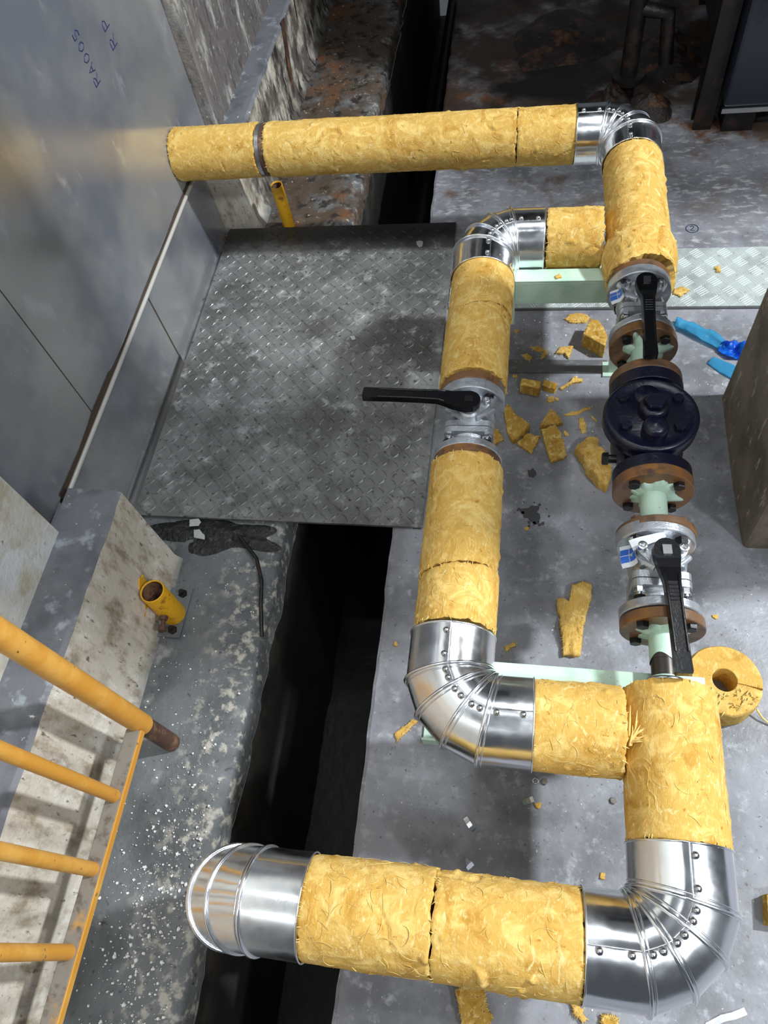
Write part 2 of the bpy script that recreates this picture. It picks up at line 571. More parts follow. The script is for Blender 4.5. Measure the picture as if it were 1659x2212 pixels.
# yellow paint splashes on the near kerb face
for cy, cz, r in ((0.66, 0.13, 0.017), (0.60, 0.07, 0.009), (0.62, 0.075, 0.011), (0.575, 0.035, 0.012)):
    mt = Matrix(((0, 0, 1, -0.8875), (1, 0, 0, 0), (0, 1, 0, 0), (0, 0, 0, 1)))
    s = MB().prism(blotch(cy, cz, r, cy * 9), 0, 0.003, mt)
    build('paint_splash', s, 'splash', kn)
# rust streak on the far kerb
s = MB().prism([(2.92, 0.29), (2.96, 0.285), (2.90, 0.12), (2.87, 0.03), (2.86, 0.12)], 0, 0.003,
               Matrix(((0, 0, 1, -0.947), (1, 0, 0, 0), (0, 1, 0, 0), (0, 0, 0, 1))))
build('rust_streak', s, 'rust', kf)

# plaster wall above the kerbs, with the opening the steel fills
b = MB()
b.box((-1.30, -1.6, 0.0), (-1.0, 0.68, 3.0))
build('wall_left', b, 'plaster', kind='structure')
build('wall_left', MB().box((-1.30, 2.245, 0.0), (-1.03, 5.2, 3.0)), 'plaster', kind='structure')
build('wall_left', MB().box((-1.30, 0.68, 1.9), (-1.0, 2.245, 3.0)), 'plaster', kind='structure')

# stainless steel closing panel
st = thing('steel_panel', 'grey stainless steel sheet closing the wall opening, marker writing on it', 'panel', (-1.08, 1.45, 0.0))
b = MB().box((-1.082, 0.683, 0.285), (-1.070, 1.047, 1.9))
build('sheet', b, 'steel', st)
b = MB().box((-1.082, 1.051, 0.285), (-1.070, 2.243, 1.9))
b.box((-1.082, 2.107, 0.02), (-1.0752, 2.243, 0.285))
build('sheet', b, 'steel', st)
b = MB().box((-1.082, 1.0465, 0.285), (-1.0715, 1.0515, 1.9))
build('sealant_seam', b, 'seam', st)
b = MB().box((-1.082, 0.797, -0.002), (-1.066, 1.487, 0.268))
build('skirt', b, 'steel', st)
b = MB().box((-1.082, 1.4945, -0.002), (-1.066, 2.103, 0.268))
build('skirt', b, 'steel', st)
b = MB().box((-1.082, 1.487, -0.002), (-1.0672, 1.4945, 0.268))
build('sealant_seam', b, 'seam', st)
b = MB().tube([(-1.066, 0.83, 0.272), (-1.066, 2.10, 0.272)], 0.0062, 10)
build('edge_rod', b, 'rod', st)
b = MB().box((-1.084, 0.797, 0.27), (-1.0735, 2.10, 0.292))
rr_ = []
b2 = MB()
for y in np.arange(0.80, 2.11, 0.02):
    hh = 0.288 + 0.006 * fbm((0, y, 0), 5) + (0.008 if y < 1.2 else 0)
    rr_.append([Vector((-1.0705, y, 0.268)), Vector((-1.0685, y, hh))])
b2.grid(rr_, False, False)
b.add(b2.v, b2.f)
build('sealant_seam', b, 'seam', st)
b = MB().box((-1.066, 0.80, 0.0), (-1.046, 1.49, 0.004))
b.box((-1.066, 0.80, 0.0), (-1.061, 1.49, 0.03))
build('foot_angle', b, 'steeledge', st)

# handwriting on the sheet: strokes as thin raised ink lines; text runs upward, its top towards -y
GL = {
    'R': [[(0, 0), (0, 1)], [(0, 1), (.5, 1), (.62, .8), (.5, .58), (0, .5)], [(.25, .5), (.7, 0)]],
    'A': [[(0, 0), (.3, 1), (.62, 0)], [(.12, .38), (.52, .38)]],
    'P': [[(0, 0), (0, 1)], [(0, 1), (.45, 1), (.58, .78), (.45, .5), (0, .48)]],
    '0': [[(.3, 0), (.05, .25), (.05, .7), (.3, 1), (.55, .7), (.55, .25), (.3, 0)]],
    '5': [[(.55, 1), (.1, 1), (.08, .58), (.42, .6), (.58, .32), (.4, .02), (.05, .06)]],
    ',': [[(.1, .2), (.3, .45), (.5, .9)]],
}


def write(txt, y, z, h, adv, parent, x=-1.0694):
    b = MB()
    for i, ch in enumerate(txt):
        for stq in GL.get(ch, []):
            pts = [(x, y - q[1] * h, z + i * adv + q[0] * h) for q in stq]
            b.tube(pts, 0.0012, 5)
    build('marker_writing', b, 'ink', parent)


write('RA005', 1.755, 0.735, 0.030, 0.0265, st)
write('RP', 1.91, 0.745, 0.036, 0.045, st)
write(',', 1.86, 0.875, 0.03, 0.03, st)

# unseen slab added overhead to block the lamps and keep the far end in shadow
b = MB().box((-.35, 2.25, 2.25), (3.2, 5.2, 2.35))
b.box((1.80, 1.68, 2.25), (3.2, 2.25, 2.35))
build('light_blocker', b, 'soot', origin=(1.4, 3.6, 2.25), kind='structure')

# pillar on the right
b = MB()
rows = []
for z in np.linspace(0, 2.6, 30):
    ring = []
    for (x, y) in [(0.54, 0.905), (0.537, 1.1), (0.537, 1.25), (0.54, 1.373), (1.05, 1.373), (1.05, 0.905), (0.8, 0.905), (0.65, 0.905)]:
        ring.append(Vector((x + 0.004 * fbm((x, y, z), 6), y + 0.004 * fbm((x, y, z), 6, 4), z)))
    rows.append(ring)
b.grid(rows, True, False)
b.add(rows[-1], [tuple(range(8))])
build('pillar', b, 'pillar', origin=(0.8, 1.14, 0), kind='structure', bevel=0.012)

# ------------------------------------------------------------------ checker plate over the trench
def lozenges(b, x0, x1, y0, y1, z, pitch, ln, wd, h):
    nx, ny = int((x1 - x0) / pitch), int((y1 - y0) / pitch)
    for i in range(nx):
        for j in range(ny):
            cx, cy = x0 + (i + .5) * pitch, y0 + (j + .5) * pitch
            a = PI / 4 if (i + j) % 2 else -PI / 4
            ca, sa = math.cos(a), math.sin(a)
            P = lambda u, v, zz: (cx + u * ca - v * sa, cy + u * sa + v * ca, zz)
            l, q = ln / 2, wd / 2
            b.add([P(-l, 0, z), P(0, -q, z), P(l, 0, z), P(0, q, z), P(-l * .55, 0, z + h), P(l * .55, 0, z + h)],
                  [(0, 1, 5, 4), (1, 2, 5), (2, 3, 5), (3, 0, 4, 5)])


pl = thing('checker_plate', 'worn grey steel checker plate laid across the dark trench', 'floor plate', (-0.64, 1.5, 0.0))
b = MB().box((-1.045, 0.915, 0.004), (-0.237, 2.10, 0.012))
build('plate', b, 'checker', pl)
b = MB()
lozenges(b, -1.04, -0.242, 0.92, 2.095, 0.0118, 0.0290, 0.0350, 0.0100, 0.0024)
build('raised_tread', b, 'checker', pl, kind='stuff')
b = MB().box((-0.262, 0.915, 0.0), (-0.240, 1.18, 0.0045))
build('edge_strip', b, 'soot', pl)

# mint painted five-bar plate strip across the slab
mp = thing('tread_plate', 'pale mint five-bar tread plate strip across the floor behind the far support', 'floor plate', (0.4, 1.83, 0.0))
b = MB().box((-0.232, 1.703, 0.0), (1.2, 1.953, 0.005))
build('plate', b, 'mint', mp)
b = MB()
for i in range(36):
    for j in range(6):
        cx, cy = -0.211 + i * 0.0405, 1.725 + j * 0.0410
        if cx > 1.18:
            continue
        a = PI / 5 if (i + j) % 2 else -PI / 3.2
        ca, sa = math.cos(a), math.sin(a)
        for k in range(5):
            v = (k - 2) * 0.0074
            l = 0.0165
            P = lambda u, vv, zz: (cx + u * ca - vv * sa, cy + u * sa + vv * ca, zz)
            b.add([P(-l, v - .0019, .0048), P(l, v - .0019, .0048), P(l, v + .0019, .0048), P(-l, v + .0019, .0048), P(-l * .85, v, .0068), P(l * .85, v, .0068)],
                  [(0, 1, 5, 4), (1, 2, 5), (2, 3, 4, 5), (3, 0, 4)])
build('raised_bar', b, 'mintbar', mp, kind='stuff')
b = MB().box((-0.232, 1.695, 0.0), (1.2, 1.7015, 0.001))
build('edge_joint', b, 'oil', mp)

# ------------------------------------------------------------------ pipe insulation
AX = 0.376
XV, XM, YT, YJ, YN, YB = 0.264, -0.104, 1.990, 1.556, 0.338, 0.022


def sleeve(label, p0, p1, r=0.0755, seed=1.0, amp=1.0, tilt0=0.0, tilt1=0.0, end_fn=None, group='insulation sleeves on the pipe', wisps=60, rag=1.0, prof=None):
    p0, p1 = Vector(p0), Vector(p1)
    ax = (p1 - p0)
    Ln = ax.length
    ax.normalize()
    u = Vector((0, 0, 1)) if abs(ax.z) < .9 else Vector((1, 0, 0))
    u = (u - ax * u.dot(ax)).normalized()
    v = ax.cross(u)
    nt = 132
    nl = max(6, int(Ln / 0.0035))
    rows = []
    for i in range(nl + 1):
        t = i / nl
        row = []
        for k in range(nt):
            a = 2 * PI * k / nt
            d = u * math.cos(a) + v * math.sin(a)
            e0 = 0.0035 * rag * fbm((d.x, d.y, d.z), 5, seed + 3) + tilt0 * math.cos(a - 1.57)
            e1 = 0.0035 * rag * fbm((d.x, d.y, d.z), 5, seed + 8) + tilt1 * math.cos(a - 1.57)
            if end_fn:
                f0, f1 = end_fn(a, seed)
                e0 += f0
                e1 += f1
            s_ = e0 + (Ln + e1 - e0) * t
            p = p0 + ax * s_ + d * r
            q = p - p0
            rr = r + amp * (0.0016 * fbm(q, 9, seed, 3) + 0.00045 * fbm(q, 55, seed + 2, 3))
            tf = nz(q, 48, seed + 5)
            if tf > 0.5:
                rr += amp * (tf - 0.5) * 0.014
            ck = abs(nz((q.x, q.y, q.z * 1.0), 9, seed + 6))
            if ck < 0.018 and nz(q, 7, seed + 4) > 0.12:
                rr -= amp * 0.0022
            if prof:
                rr += prof(t, a)
            edge = min(s_ - e0, Ln + e1 - s_)
            if edge < 0.004:
                rr -= 0.0022 * (1 - edge / 0.004)
            row.append(p0 + ax * s_ + d * rr)
        rows.append(row)
    b = MB()
    b.grid(rows, True, True)
    for row, sg in ((rows[0], 1), (rows[-1], -1)):
        inner, mid = [], []
        for k, p in enumerate(row):
            a = 2 * PI * k / nt
            d = u * math.cos(a) + v * math.sin(a)
            s_ = (p - p0).dot(ax) + sg * 0.002
            mid.append(p0 + ax * (s_ + 0.0012 * nz(p, 120, seed)) + d * r * .66)
            inner.append(p0 + ax * s_ + d * 0.0255)
        g = [row, mid, inner] if sg < 0 else [inner, mid, row]
        b.grid(g, True, True)
    ob = build('insulation_sleeve', b, 'wool', origin=tuple((p0 + p1) / 2 - Vector((0, 0, r))))
    ob['label'] = label
    ob['category'] = 'pipe insulation'
    ob['group'] = group
    # loose strands lying on the surface
    R_ = random.Random(int(seed * 100))
    fb = MB()
    for q in range(wisps):
        a0, s0 = R_.uniform(0, 2 * PI), R_.uniform(0.01, Ln - 0.01)
        th = R_.uniform(0, 2 * PI)
        ln = R_.uniform(0.008, 0.034)
        cv = R_.uniform(-60, 60)
        pts = []
        lift = R_.uniform(0.0003, 0.0012) * (1 if amp < 1.5 else 2)
        wd_ = R_.choice((.0002, .0003, .0003, .0004, .0006))
        for i in range(6):
            l = ln * i / 5
            aa = a0 + math.cos(th + cv * l) * l / r
            ss = s0 + math.sin(th + cv * l) * l
            ss = min(max(ss, 0.002), Ln - 0.002)
            d = u * math.cos(aa) + v * math.sin(aa)
            pp = p0 + ax * ss + d * r
            qq = pp - p0
            rr = r + amp * 0.0016 * fbm(qq, 9, seed, 3) + (prof(ss / Ln, aa) if prof else 0)
            pts.append(p0 + ax * ss + d * (rr + lift * (0.3 + 0.7 * math.sin(PI * (i + .4) / 5.6))))
        fb.tube(pts, [wd_ * math.sin(PI * (i + .6) / 6.2) + 0.0001 for i in range(6)], 3, False)
    # frayed tufts at both ends
    for q in range(26):
        e = R_.choice((0, 1))
        a0 = R_.uniform(0, 2 * PI)
        d = u * math.cos(a0) + v * math.sin(a0)
        f0, f1 = end_fn(a0, seed) if end_fn else (0, 0)
        s0 = (f0 + tilt0 * math.cos(a0 - 1.57)) if e == 0 else Ln + f1 + tilt1 * math.cos(a0 - 1.57)
        sg = -1 if e == 0 else 1
        ln = R_.uniform(0.002, 0.007)
        rr = r + (prof(float(e), a0) if prof else 0)
        p = p0 + ax * (s0 - sg * 0.006) + d * (rr - 0.001)
        side = ax.cross(d) * R_.uniform(-0.005, 0.005)
        fb.tube([p, p + ax * sg * 0.005 + d * 0.002, p + ax * sg * (0.004 + ln) + side + d * R_.uniform(-0.001, 0.003)], [0.0012, 0.0010, 0.0003], 3, False)
    build('loose_fibre', fb, 'fibre', ob, kind='stuff')
    return ob


G1 = 0.0012
sleeve('yellow insulation sleeve butting against the steel sheet', (-1.068, YT, AX), (-0.800, YT, AX), seed=1.1)
sleeve('longest yellow insulation sleeve, on the far cross pipe', (-0.771, YT, AX), (-0.038 - G1, YT, AX), seed=2.3, wisps=170)
sleeve('short yellow insulation sleeve left of the farthest shiny elbow', (-0.038 + G1, YT, AX), (0.121, YT, AX), seed=3.7)
sleeve('yellow insulation sleeve running down from the farthest shiny elbow', (XV + .006, 1.845, AX), (XV + .006, 1.515, AX), seed=4.2, wisps=90, tilt1=0.004)


def collar_end(a, seed):
    # ragged torn mouth of the thick wrap: pulled further over the flange at the side and below
    return (0.0, 0.022 - 0.030 * math.cos(a) + 0.012 * math.sin(2 * a + 1) + 0.006 * noise.noise(Vector((math.cos(a) * 3, math.sin(a) * 3, seed))))


sleeve('thick ragged yellow wrap bulging over the flange of the far lever valve', (XV + .004, 1.513, AX), (XV + .004, 1.412, AX), r=0.0830, seed=5.5, amp=2.6,
       end_fn=collar_end, rag=1.6, wisps=70, prof=lambda t, a: 0.010 * math.sin(PI * min(1, t * 1.4 + .1)) ** .7 - 0.004)
sleeve('short yellow insulation sleeve between the far upper elbow and the ragged wrap', (0.048, YJ, AX), (0.182, YJ, AX), seed=6.1, amp=1.1)
sleeve('dusty yellow insulation sleeve below the far inner elbow', (XM + .002, 1.432, AX), (XM + .002, 1.268 + G1, AX), seed=7.9, tilt1=0.012)
sleeve('smooth yellow insulation sleeve above the valve with sideways lever', (XM - .001, 1.268 - G1, AX), (XM - .001, 1.068, AX), seed=8.4, amp=0.6, tilt0=0.012, rag=1.5)
sleeve('long yellow insulation sleeve below the valve with sideways lever', (XM, 0.852, AX), (XM, 0.603 + G1, AX), seed=9.6, amp=1.1, tilt1=0.009, wisps=100)
sleeve('short yellow insulation sleeve above the near inner elbow', (XM + .002, 0.603 - G1, AX), (XM + .002, 0.492, AX), seed=10.2, amp=1.4, tilt0=0.009)
sleeve('yellow insulation sleeve right of the near inner elbow', (0.041, YN, AX), (0.187, YN, AX), seed=11.8, amp=1.2, wisps=90)
sleeve('yellow insulation sleeve dropping to the lower right elbow', (XV + .002, 0.412, AX), (XV + .002, 0.170, AX), seed=12.5, amp=1.1, r=0.0765, wisps=120)
sleeve('yellow insulation sleeve left of the lower right elbow', (0.119, YB, AX), (-0.096 + G1, YB, AX), seed=13.3, amp=1.4, wisps=120)
sleeve('fluffy yellow insulation sleeve beside the elbow over the trench', (-0.096 - G1, YB, AX), (-0.294, YB, AX), seed=14.7, amp=1.8, wisps=130)


# pale torn tuft caught in the notch where the branch sleeve meets the main one
tee = [o for o in bpy.data.objects if o.get('label') == 'yellow insulation sleeve right of the near inner elbow'][0]
tb = MB()
for q in range(15):
    p = Vector((.196 + rnd.uniform(-.004, .006), .318 + rnd.uniform(-.014, .006), .420 + rnd.uniform(-.004, .006)))
    q_ = p + Vector((rnd.uniform(.000, .026), rnd.uniform(-.006, .046), rnd.uniform(.004, .018)))
    tb.tube([p, p.lerp(q_, .5) + Vector((0, 0, .002)), q_], [.0022, .0018, .0004], 5, False)
build('torn_tuft', tb, 'fibre', tee, kind='stuff')

# ------------------------------------------------------------------ aluminium elbow covers
def elbow(label, corner, a, bdir, R=0.088, t=0.058, r=0.0775, phi=PI / 2, t2=None, screws=True, seamside=1):
    """corner: where the two pipe axes meet; a, bdir: unit directions from it to the two ends."""
    c = Vector(corner)
    a, bv = Vector(a), Vector(bdir)
    n = a.cross(bv)
    t2 = t if t2 is None else t2
    O = c + (a + bv) * R
    nn = 56
    D = math.cos(math.radians(11.25))

    def pt(rad, th, ph, miter=True):
        d = -(bv * math.cos(th) + a * math.sin(th))
        k = D if miter else 1.0
        return O + d * ((R + rad * math.cos(ph)) / k) + n * (rad * math.sin(ph))

    def endpt(rad, e, dist, ph):
        if e == 0:
            return O - bv * (R + rad * math.cos(ph)) + a * dist + n * (rad * math.sin(ph))
        return O - a * (R + rad * math.cos(ph)) + bv * dist + n * (rad * math.sin(ph))
    ths = [math.radians(x) for x in (11.25, 33.75, 56.25, 78.75)]
    PH = [2 * PI * k / nn for k in range(nn)]

    def section(k, rad, ph):
        if k == 0:
            return endpt(rad, 0, t, ph)
        if k == 5:
            return endpt(rad, 1, t2, ph)
        return pt(rad, ths[k - 1], ph)
    lo = c.copy()
    lo.z -= r
    root = thing('elbow_cover', label, 'pipe elbow', tuple(lo), 'shiny aluminium elbow covers')
    for k in range(5):
        A = [section(k, r, ph) for ph in PH]
        B = [section(k + 1, r, ph) for ph in PH]
        g = MB().grid([A, [p.lerp(q, .5) for p, q in zip(A, B)], B], True, True)
        go = build('gore', g, 'alu', root)
        # longitudinal lap strip, raised
        dph = 0.15 * seamside
        s = MB().tube([section(k, r + .0002, phi).lerp(section(k + 1, r + .0002, phi), q / 4) for q in range(5)], .0013, 6)
        build('lap_seam', s, 'alu', go)
        if screws:
            for f in ((0.22, 0.78) if k in (0, 4) else (0.3, 0.7)):
                base = section(k, r + .0012, phi + dph * .55).lerp(section(k + 1, r + .0012, phi + dph * .55), f)
                nrm = (section(k, r + .02, phi + dph * .55).lerp(section(k + 1, r + .02, phi + dph * .55), f) - base).normalized()
                h = MB().curve_lathe([(0, .0056), (.0015, .0058), (.0040, .0043), (.0052, .0022), (.0055, .0)], base, nrm, 10)
                build('screw', h, 'rivet', go)
    for k in range(6):
        ring = [section(k, r + (.0012 if 0 < k < 5 else .0004), ph) for ph in PH]
        bd = MB().tube(ring, .0030 if 0 < k < 5 else .0017, 8, False, True)
        build('bead', bd, 'alu', root)
        if 0 < k < 5:   # double swage line next to each bead
            off = [p + (section(k + 1, r, ph) - p).normalized() * .0075 for p, ph in zip([section(k, r, ph) for ph in PH], PH)]
            bd = MB().tube(off, .0016, 6, False, True)
            build('bead', bd, 'alu', root)
    return root


elbow('shiny aluminium elbow at the far right corner of the pipe loop', (XV + .004, YT, AX), (-1, 0, 0), (0, -1, 0), phi=PI * .5 + .25, seamside=-1)
elbow('shiny aluminium elbow at the far inner corner, before the mint tread plate', (XM, YJ, AX), (1, 0, 0), (0, -1, 0), phi=-PI / 2 - .25)
elbow('shiny aluminium elbow at the near inner corner, beside the dark trench', (XM, YN, AX), (0, 1, 0), (1, 0, 0), phi=-PI / 2)
elbow('largest shiny aluminium elbow at the lower right corner', (XV + .002, YB, AX), (-1, 0, 0), (0, 1, 0), phi=-PI / 2)
elbow('shiny aluminium elbow turning down into the trench', (-0.440, YB, AX), (1, 0, 0), (0, 0, -1), phi=PI, screws=False)
# pipe going down into the trench below the last elbow
sleeve('yellow insulated pipe dropping into the trench below the elbow', (-0.440, YB, 0.226), (-0.440, YB, -0.80), r=0.072, seed=16.2, wisps=4)


# ------------------------------------------------------------------ flanges, bare pipes, valves
def hexbolt(b, base, ax, r=0.0115, h=0.009, rot=0.0):
    ax = Vector(ax)
    u = ax.orthogonal().normalized()
    v = ax.cross(u)
    base = Vector(base)
    P = lambda rad, t, k: base + ax * t + (u * math.cos(k * PI / 3 + rot) + v * math.sin(k * PI / 3 + rot)) * rad
    A = [P(r, 0, k) for k in range(6)]
    B = [P(r, h * .8, k) for k in range(6)]
    C_ = [P(r * .86, h, k) for k in range(6)]
    b.grid([A, B, C_], True, False)
    b.add(C_, [tuple(range(6))])
    return b


def flange_mb(y0, y1, r, x=XV, z=AX, inner=None):
    c = 0.0015
    return MB().lathe([(0, r - c), (c, r), (y1 - y0 - c, r), (y1 - y0, r - c)], (x, y0, z), (0, 1, 0), 56)


def splat(y, side, x=XV, z=AX, r0=0.027, r1=0.050, seed=1.0, n=120):
    """Smeared primer collar on a flange face around the pipe."""
    b = MB()
    out, inn = [], []
    for k in range(n):
        a = 2 * PI * k / n
        q = 0.5 + 0.5 * noise.noise(Vector((math.cos(a) * 2.3 + seed, math.sin(a) * 2.3, seed)))
        q2 = noise.noise(Vector((math.cos(a) * 9 + seed, math.sin(a) * 9, seed)))
        rr = r0 + (r1 - r0) * min(1.25, max(0, (q - .18) * 1.9)) + 0.0022 * q2 + 0.0012 * noise.noise(Vector((math.cos(a) * 26, math.sin(a) * 26, seed)))
        out.append(Vector((x + rr * math.sin(a), y + side * 0.0008, z + rr * math.cos(a))))
        inn.append(Vector((x + .0235 * math.sin(a), y + side * 0.007, z + .0235 * math.cos(a))))
    mid = [p.lerp(q, .6) + Vector((0, side * .001, 0)) for p, q in zip(out, inn)]
    edge = [Vector((p.x, y - side * .001, p.z)) for p in out]
    g = [edge, out, mid, inn]
    if side > 0:
        g = g[::-1]
    b.grid(g, True, True)
    return b


def flange_bolts(root, y, side, r=0.056, x=XV, z=AX, mat='bolt', size=0.0115, h=0.010, ang0=PI / 4, shank=False):
    for k in range(4):
        a = ang0 + k * PI / 2
        p = (x + r * math.sin(a), y, z + r * math.cos(a))
        b = MB()
        hexbolt(b, p, (0, side, 0), size, h, k)
        if shank:
            b.lathe([(h, .006), (h + .006, .006)], p, (0, side, 0), 8)
        build('bolt', b, mat, root)


FR = 0.0725
# near bare pipe between the sleeve and the near lever valve
t = thing('flanged_pipe', 'short pale green and black pipe with brown flange held by the U-bolt', 'pipe', (XV, 0.47, AX - .024))
b = MB().lathe([(0, .0238), (.022, .0238)], (XV, .415, AX), (0, 1, 0), 32)
b.lathe([(0, .0235), (.053, .0235)], (XV, .467, AX), (0, 1, 0), 32)
b.tube([(XV, .437, AX), (XV, .468, AX)], .0226, 32)
build('pipe', b, 'blackpipe', t)
b = MB()
rws = []
for y_, fz in ((.462, 1), (.5215, 0)):
    rws.append([Vector((XV + .0243 * math.sin(a), y_ + fz * (.010 * math.sin(a * 1.0 + 2.0) - .004 * math.sin(3 * a)), AX + .0243 * math.cos(a))) for a in [2 * PI * k / 40 for k in range(40)]])
b.grid(rws, True, True)
b.lathe([(0, .0245), (.022, .0245)], (XV, .4145, AX), (0, 1, 0), 32)
build('primer_coat', b, 'green', t, label='pale green primer on the black pipe')
build('flange', flange_mb(.520, .540, FR), 'brownflange', t)
build('primer_smear', splat(.520, -1, seed=2.2), 'green', t)
flange_bolts(t, .520, -1)
# middle bare pipe
t = thing('flanged_pipe', 'short pale green pipe between two brown flanges below the navy check valve', 'pipe', (XV, .765, AX - FR))
build('pipe', MB().tube([(XV, .722, AX), (XV, .808, AX)], .0255, 32), 'green', t)
build('flange', flange_mb(.706, .722, FR), 'brownflange', t)
build('flange', flange_mb(.808, .832, .0765), 'brownflange', t)
build('primer_smear', splat(.808, -1, seed=5.1, r1=.058), 'green', t)
flange_bolts(t, .808, -1, .058)
flange_bolts(t, .722, 1, .056, mat='brownflange')
# far bare pipe
t = thing('flanged_pipe', 'short primer-smeared pipe between two brown flanges above the navy check valve', 'pipe', (XV, 1.13, AX - FR))
build('pipe', MB().tube([(XV, 1.098, AX), (XV, 1.184, AX)], .0255, 32), 'green', t)
build('flange', flange_mb(1.076, 1.098, .075), 'brownflange', t)
build('flange', flange_mb(1.184, 1.208, FR), 'brownflange', t)
build('primer_smear', splat(1.184, -1, seed=8.4, r1=.060), 'green', t)
flange_bolts(t, 1.184, -1)
# flanges whose pipes hide in the insulation
for y0, y1, x, lb in ((1.382, 1.402, XV, 'brown pipe flange under the ragged wrap, behind the far lever valve'),
                      (1.046, 1.066, XM, 'brown pipe flange above the valve with sideways lever'),
                      (.854, .874, XM, 'brown pipe flange below the valve with sideways lever')):
    r = 0.072
    b = flange_mb(y0, y1, r - .002, x)
    o = build('pipe_flange', b, 'brownflange', origin=(x, (y0 + y1) / 2, AX - r))
    o['label'] = lb
    o['category'] = 'flange'
t = thing('pipe_flange', 'steel and rust-brown flange pair in the gap of the far cross pipe', 'flange', (-0.786, YT, AX - .07))
build('steel_ring', MB().lathe([(0, .0715), (.0015, .073), (.0125, .073), (.013, .072)], (-.7985, YT, AX), (1, 0, 0), 56), 'steeledge', t)
build('flange', MB().lathe([(0, .072), (.0135, .072)], (-.7852, YT, AX), (1, 0, 0), 56), 'rust', t)


def rounded(wx, wz, r, n=5):
    out = []
    for cx, cz, a0 in ((wx - r, wz - r, 0), (-wx + r, wz - r, PI / 2), (-wx + r, -wz + r, PI), (wx - r, -wz + r, 1.5 * PI)):
        for k in range(n + 1):
            a = a0 + k * PI / 2 / n
            out.append((cx + r * math.cos(a), cz + r * math.sin(a)))
    return out


def xz(poly, y0, y1):
    return poly, y0, y1


def ymtx(y=0):
    # local (x, y, z) of a prism -> (x, -z.., ) : polygon in x/z plane, extrusion along +y
    return Matrix(((1, 0, 0, 0), (0, 0, 1, y), (0, 1, 0, 0), (0, 0, 0, 1)))


def make_valve(label):
    """Ball valve in local space: bore along y, stem along +z, bigger body half towards +y."""
    r = thing('lever_valve', label, 'valve', (0, 0, 0), 'lever ball valves')
    L = dict(local=True)
    F = .0725
    f1 = MB().lathe([(0, F - .002), (.002, F), (.016, F), (.018, F - .002)], (0, -.0875, 0), (0, 1, 0), 56)
    build('flange', f1, 'cast', r, **L)
    f2 = MB().lathe([(0, F - .002), (.002, F), (.025, F), (.027, F - .002)], (0, .061, 0), (0, 1, 0), 56)
    build('flange', f2, 'cast', r, **L)
    body = MB()
    # necks and main body
    body.curve_lathe([(-.070, .040), (-.062, .036), (-.050, .036), (-.040, .044)], (0, 0, 0), (0, 1, 0), 36)
    body.curve_lathe([(-.012, .046), (.002, .052), (.022, .054), (.040, .050), (.052, .044), (.062, .046)], (0, 0, 0), (0, 1, 0), 36)
    # ribs flaring from the stem pad to the far flange
    for s in (-1, 1):
        body.tube([(s * .030, -.004, .046), (s * .036, .026, .044), (s * .046, .056, .036)], [.010, .009, .012], 8)
        body.tube([(s * .014, -.010, .055), (s * .034, .004, .050), (s * .050, .022, .040)], [.007, .006, .006], 8)
    # stem pad
    body.prism([(-.040, .036), (-.046, .028), (-.040, .016), (-.020, -.006), (.020, -.006), (.040, .016), (.046, .028), (.040, .036), (.020, .020), (-.020, .020)], .044, .062)
    body.lathe([(0, .024), (.020, .022), (.024, .018)], (0, .006, .045), (0, 0, 1), 28)
    build('body', body, 'cast', r, bevel=.0015, **L)
    for y0, y1 in ((-.041, -.0275), (-.0255, -.012)):
        p = MB().prism(rounded(.052, .050, .016), y0, y1, ymtx())
        build('split_flange', p, 'cast', r, bevel=.0015, **L)
    for sx in (-1, 1):
        for sz in (-1, 1):
            nb = MB()
            hexbolt(nb, (sx * .040, -.041, sz * .037), (0, -1, 0), .0095, .011, .3)
            nb.curve_lathe([(.010, .0062), (.018, .0062), (.021, .004), (.022, 0)], (sx * .040, -.041, sz * .037), (0, -1, 0), 12)
            build('nut', nb, 'zinc', r, **L)
            fb = MB()
            hexbolt(fb, (sx * .040, -.0695, sz * .040), (0, 1, 0), .0115, .010)
            build('flange_bolt', fb, 'bolt', r, **L)
            fb = MB()
            hexbolt(fb, (sx * .040, .061, sz * .040), (0, -1, 0), .0125, .014)
            build('flange_bolt', fb, 'bolt', r, **L)
        cs = MB().lathe([(0, .0085), (.012, .0085), (.0125, .0055)], (sx * .036, .027, .061), (0, 0, 1), 16, False)
        cs.lathe([(.0125, .0055), (.008, .0050), (.0078, 0)], (sx * .036, .027, .061), (0, 0, 1), 6, False)
        build('cap_screw', cs, 'zinc', r, **L)
    stm = MB().lathe([(0, .013), (.014, .012), (.026, .0095), (.030, .009)], (0, .006, .066), (0, 0, 1), 20)
    build('stem', stm, 'zinc', r, bevel=.001, **L)
    return r


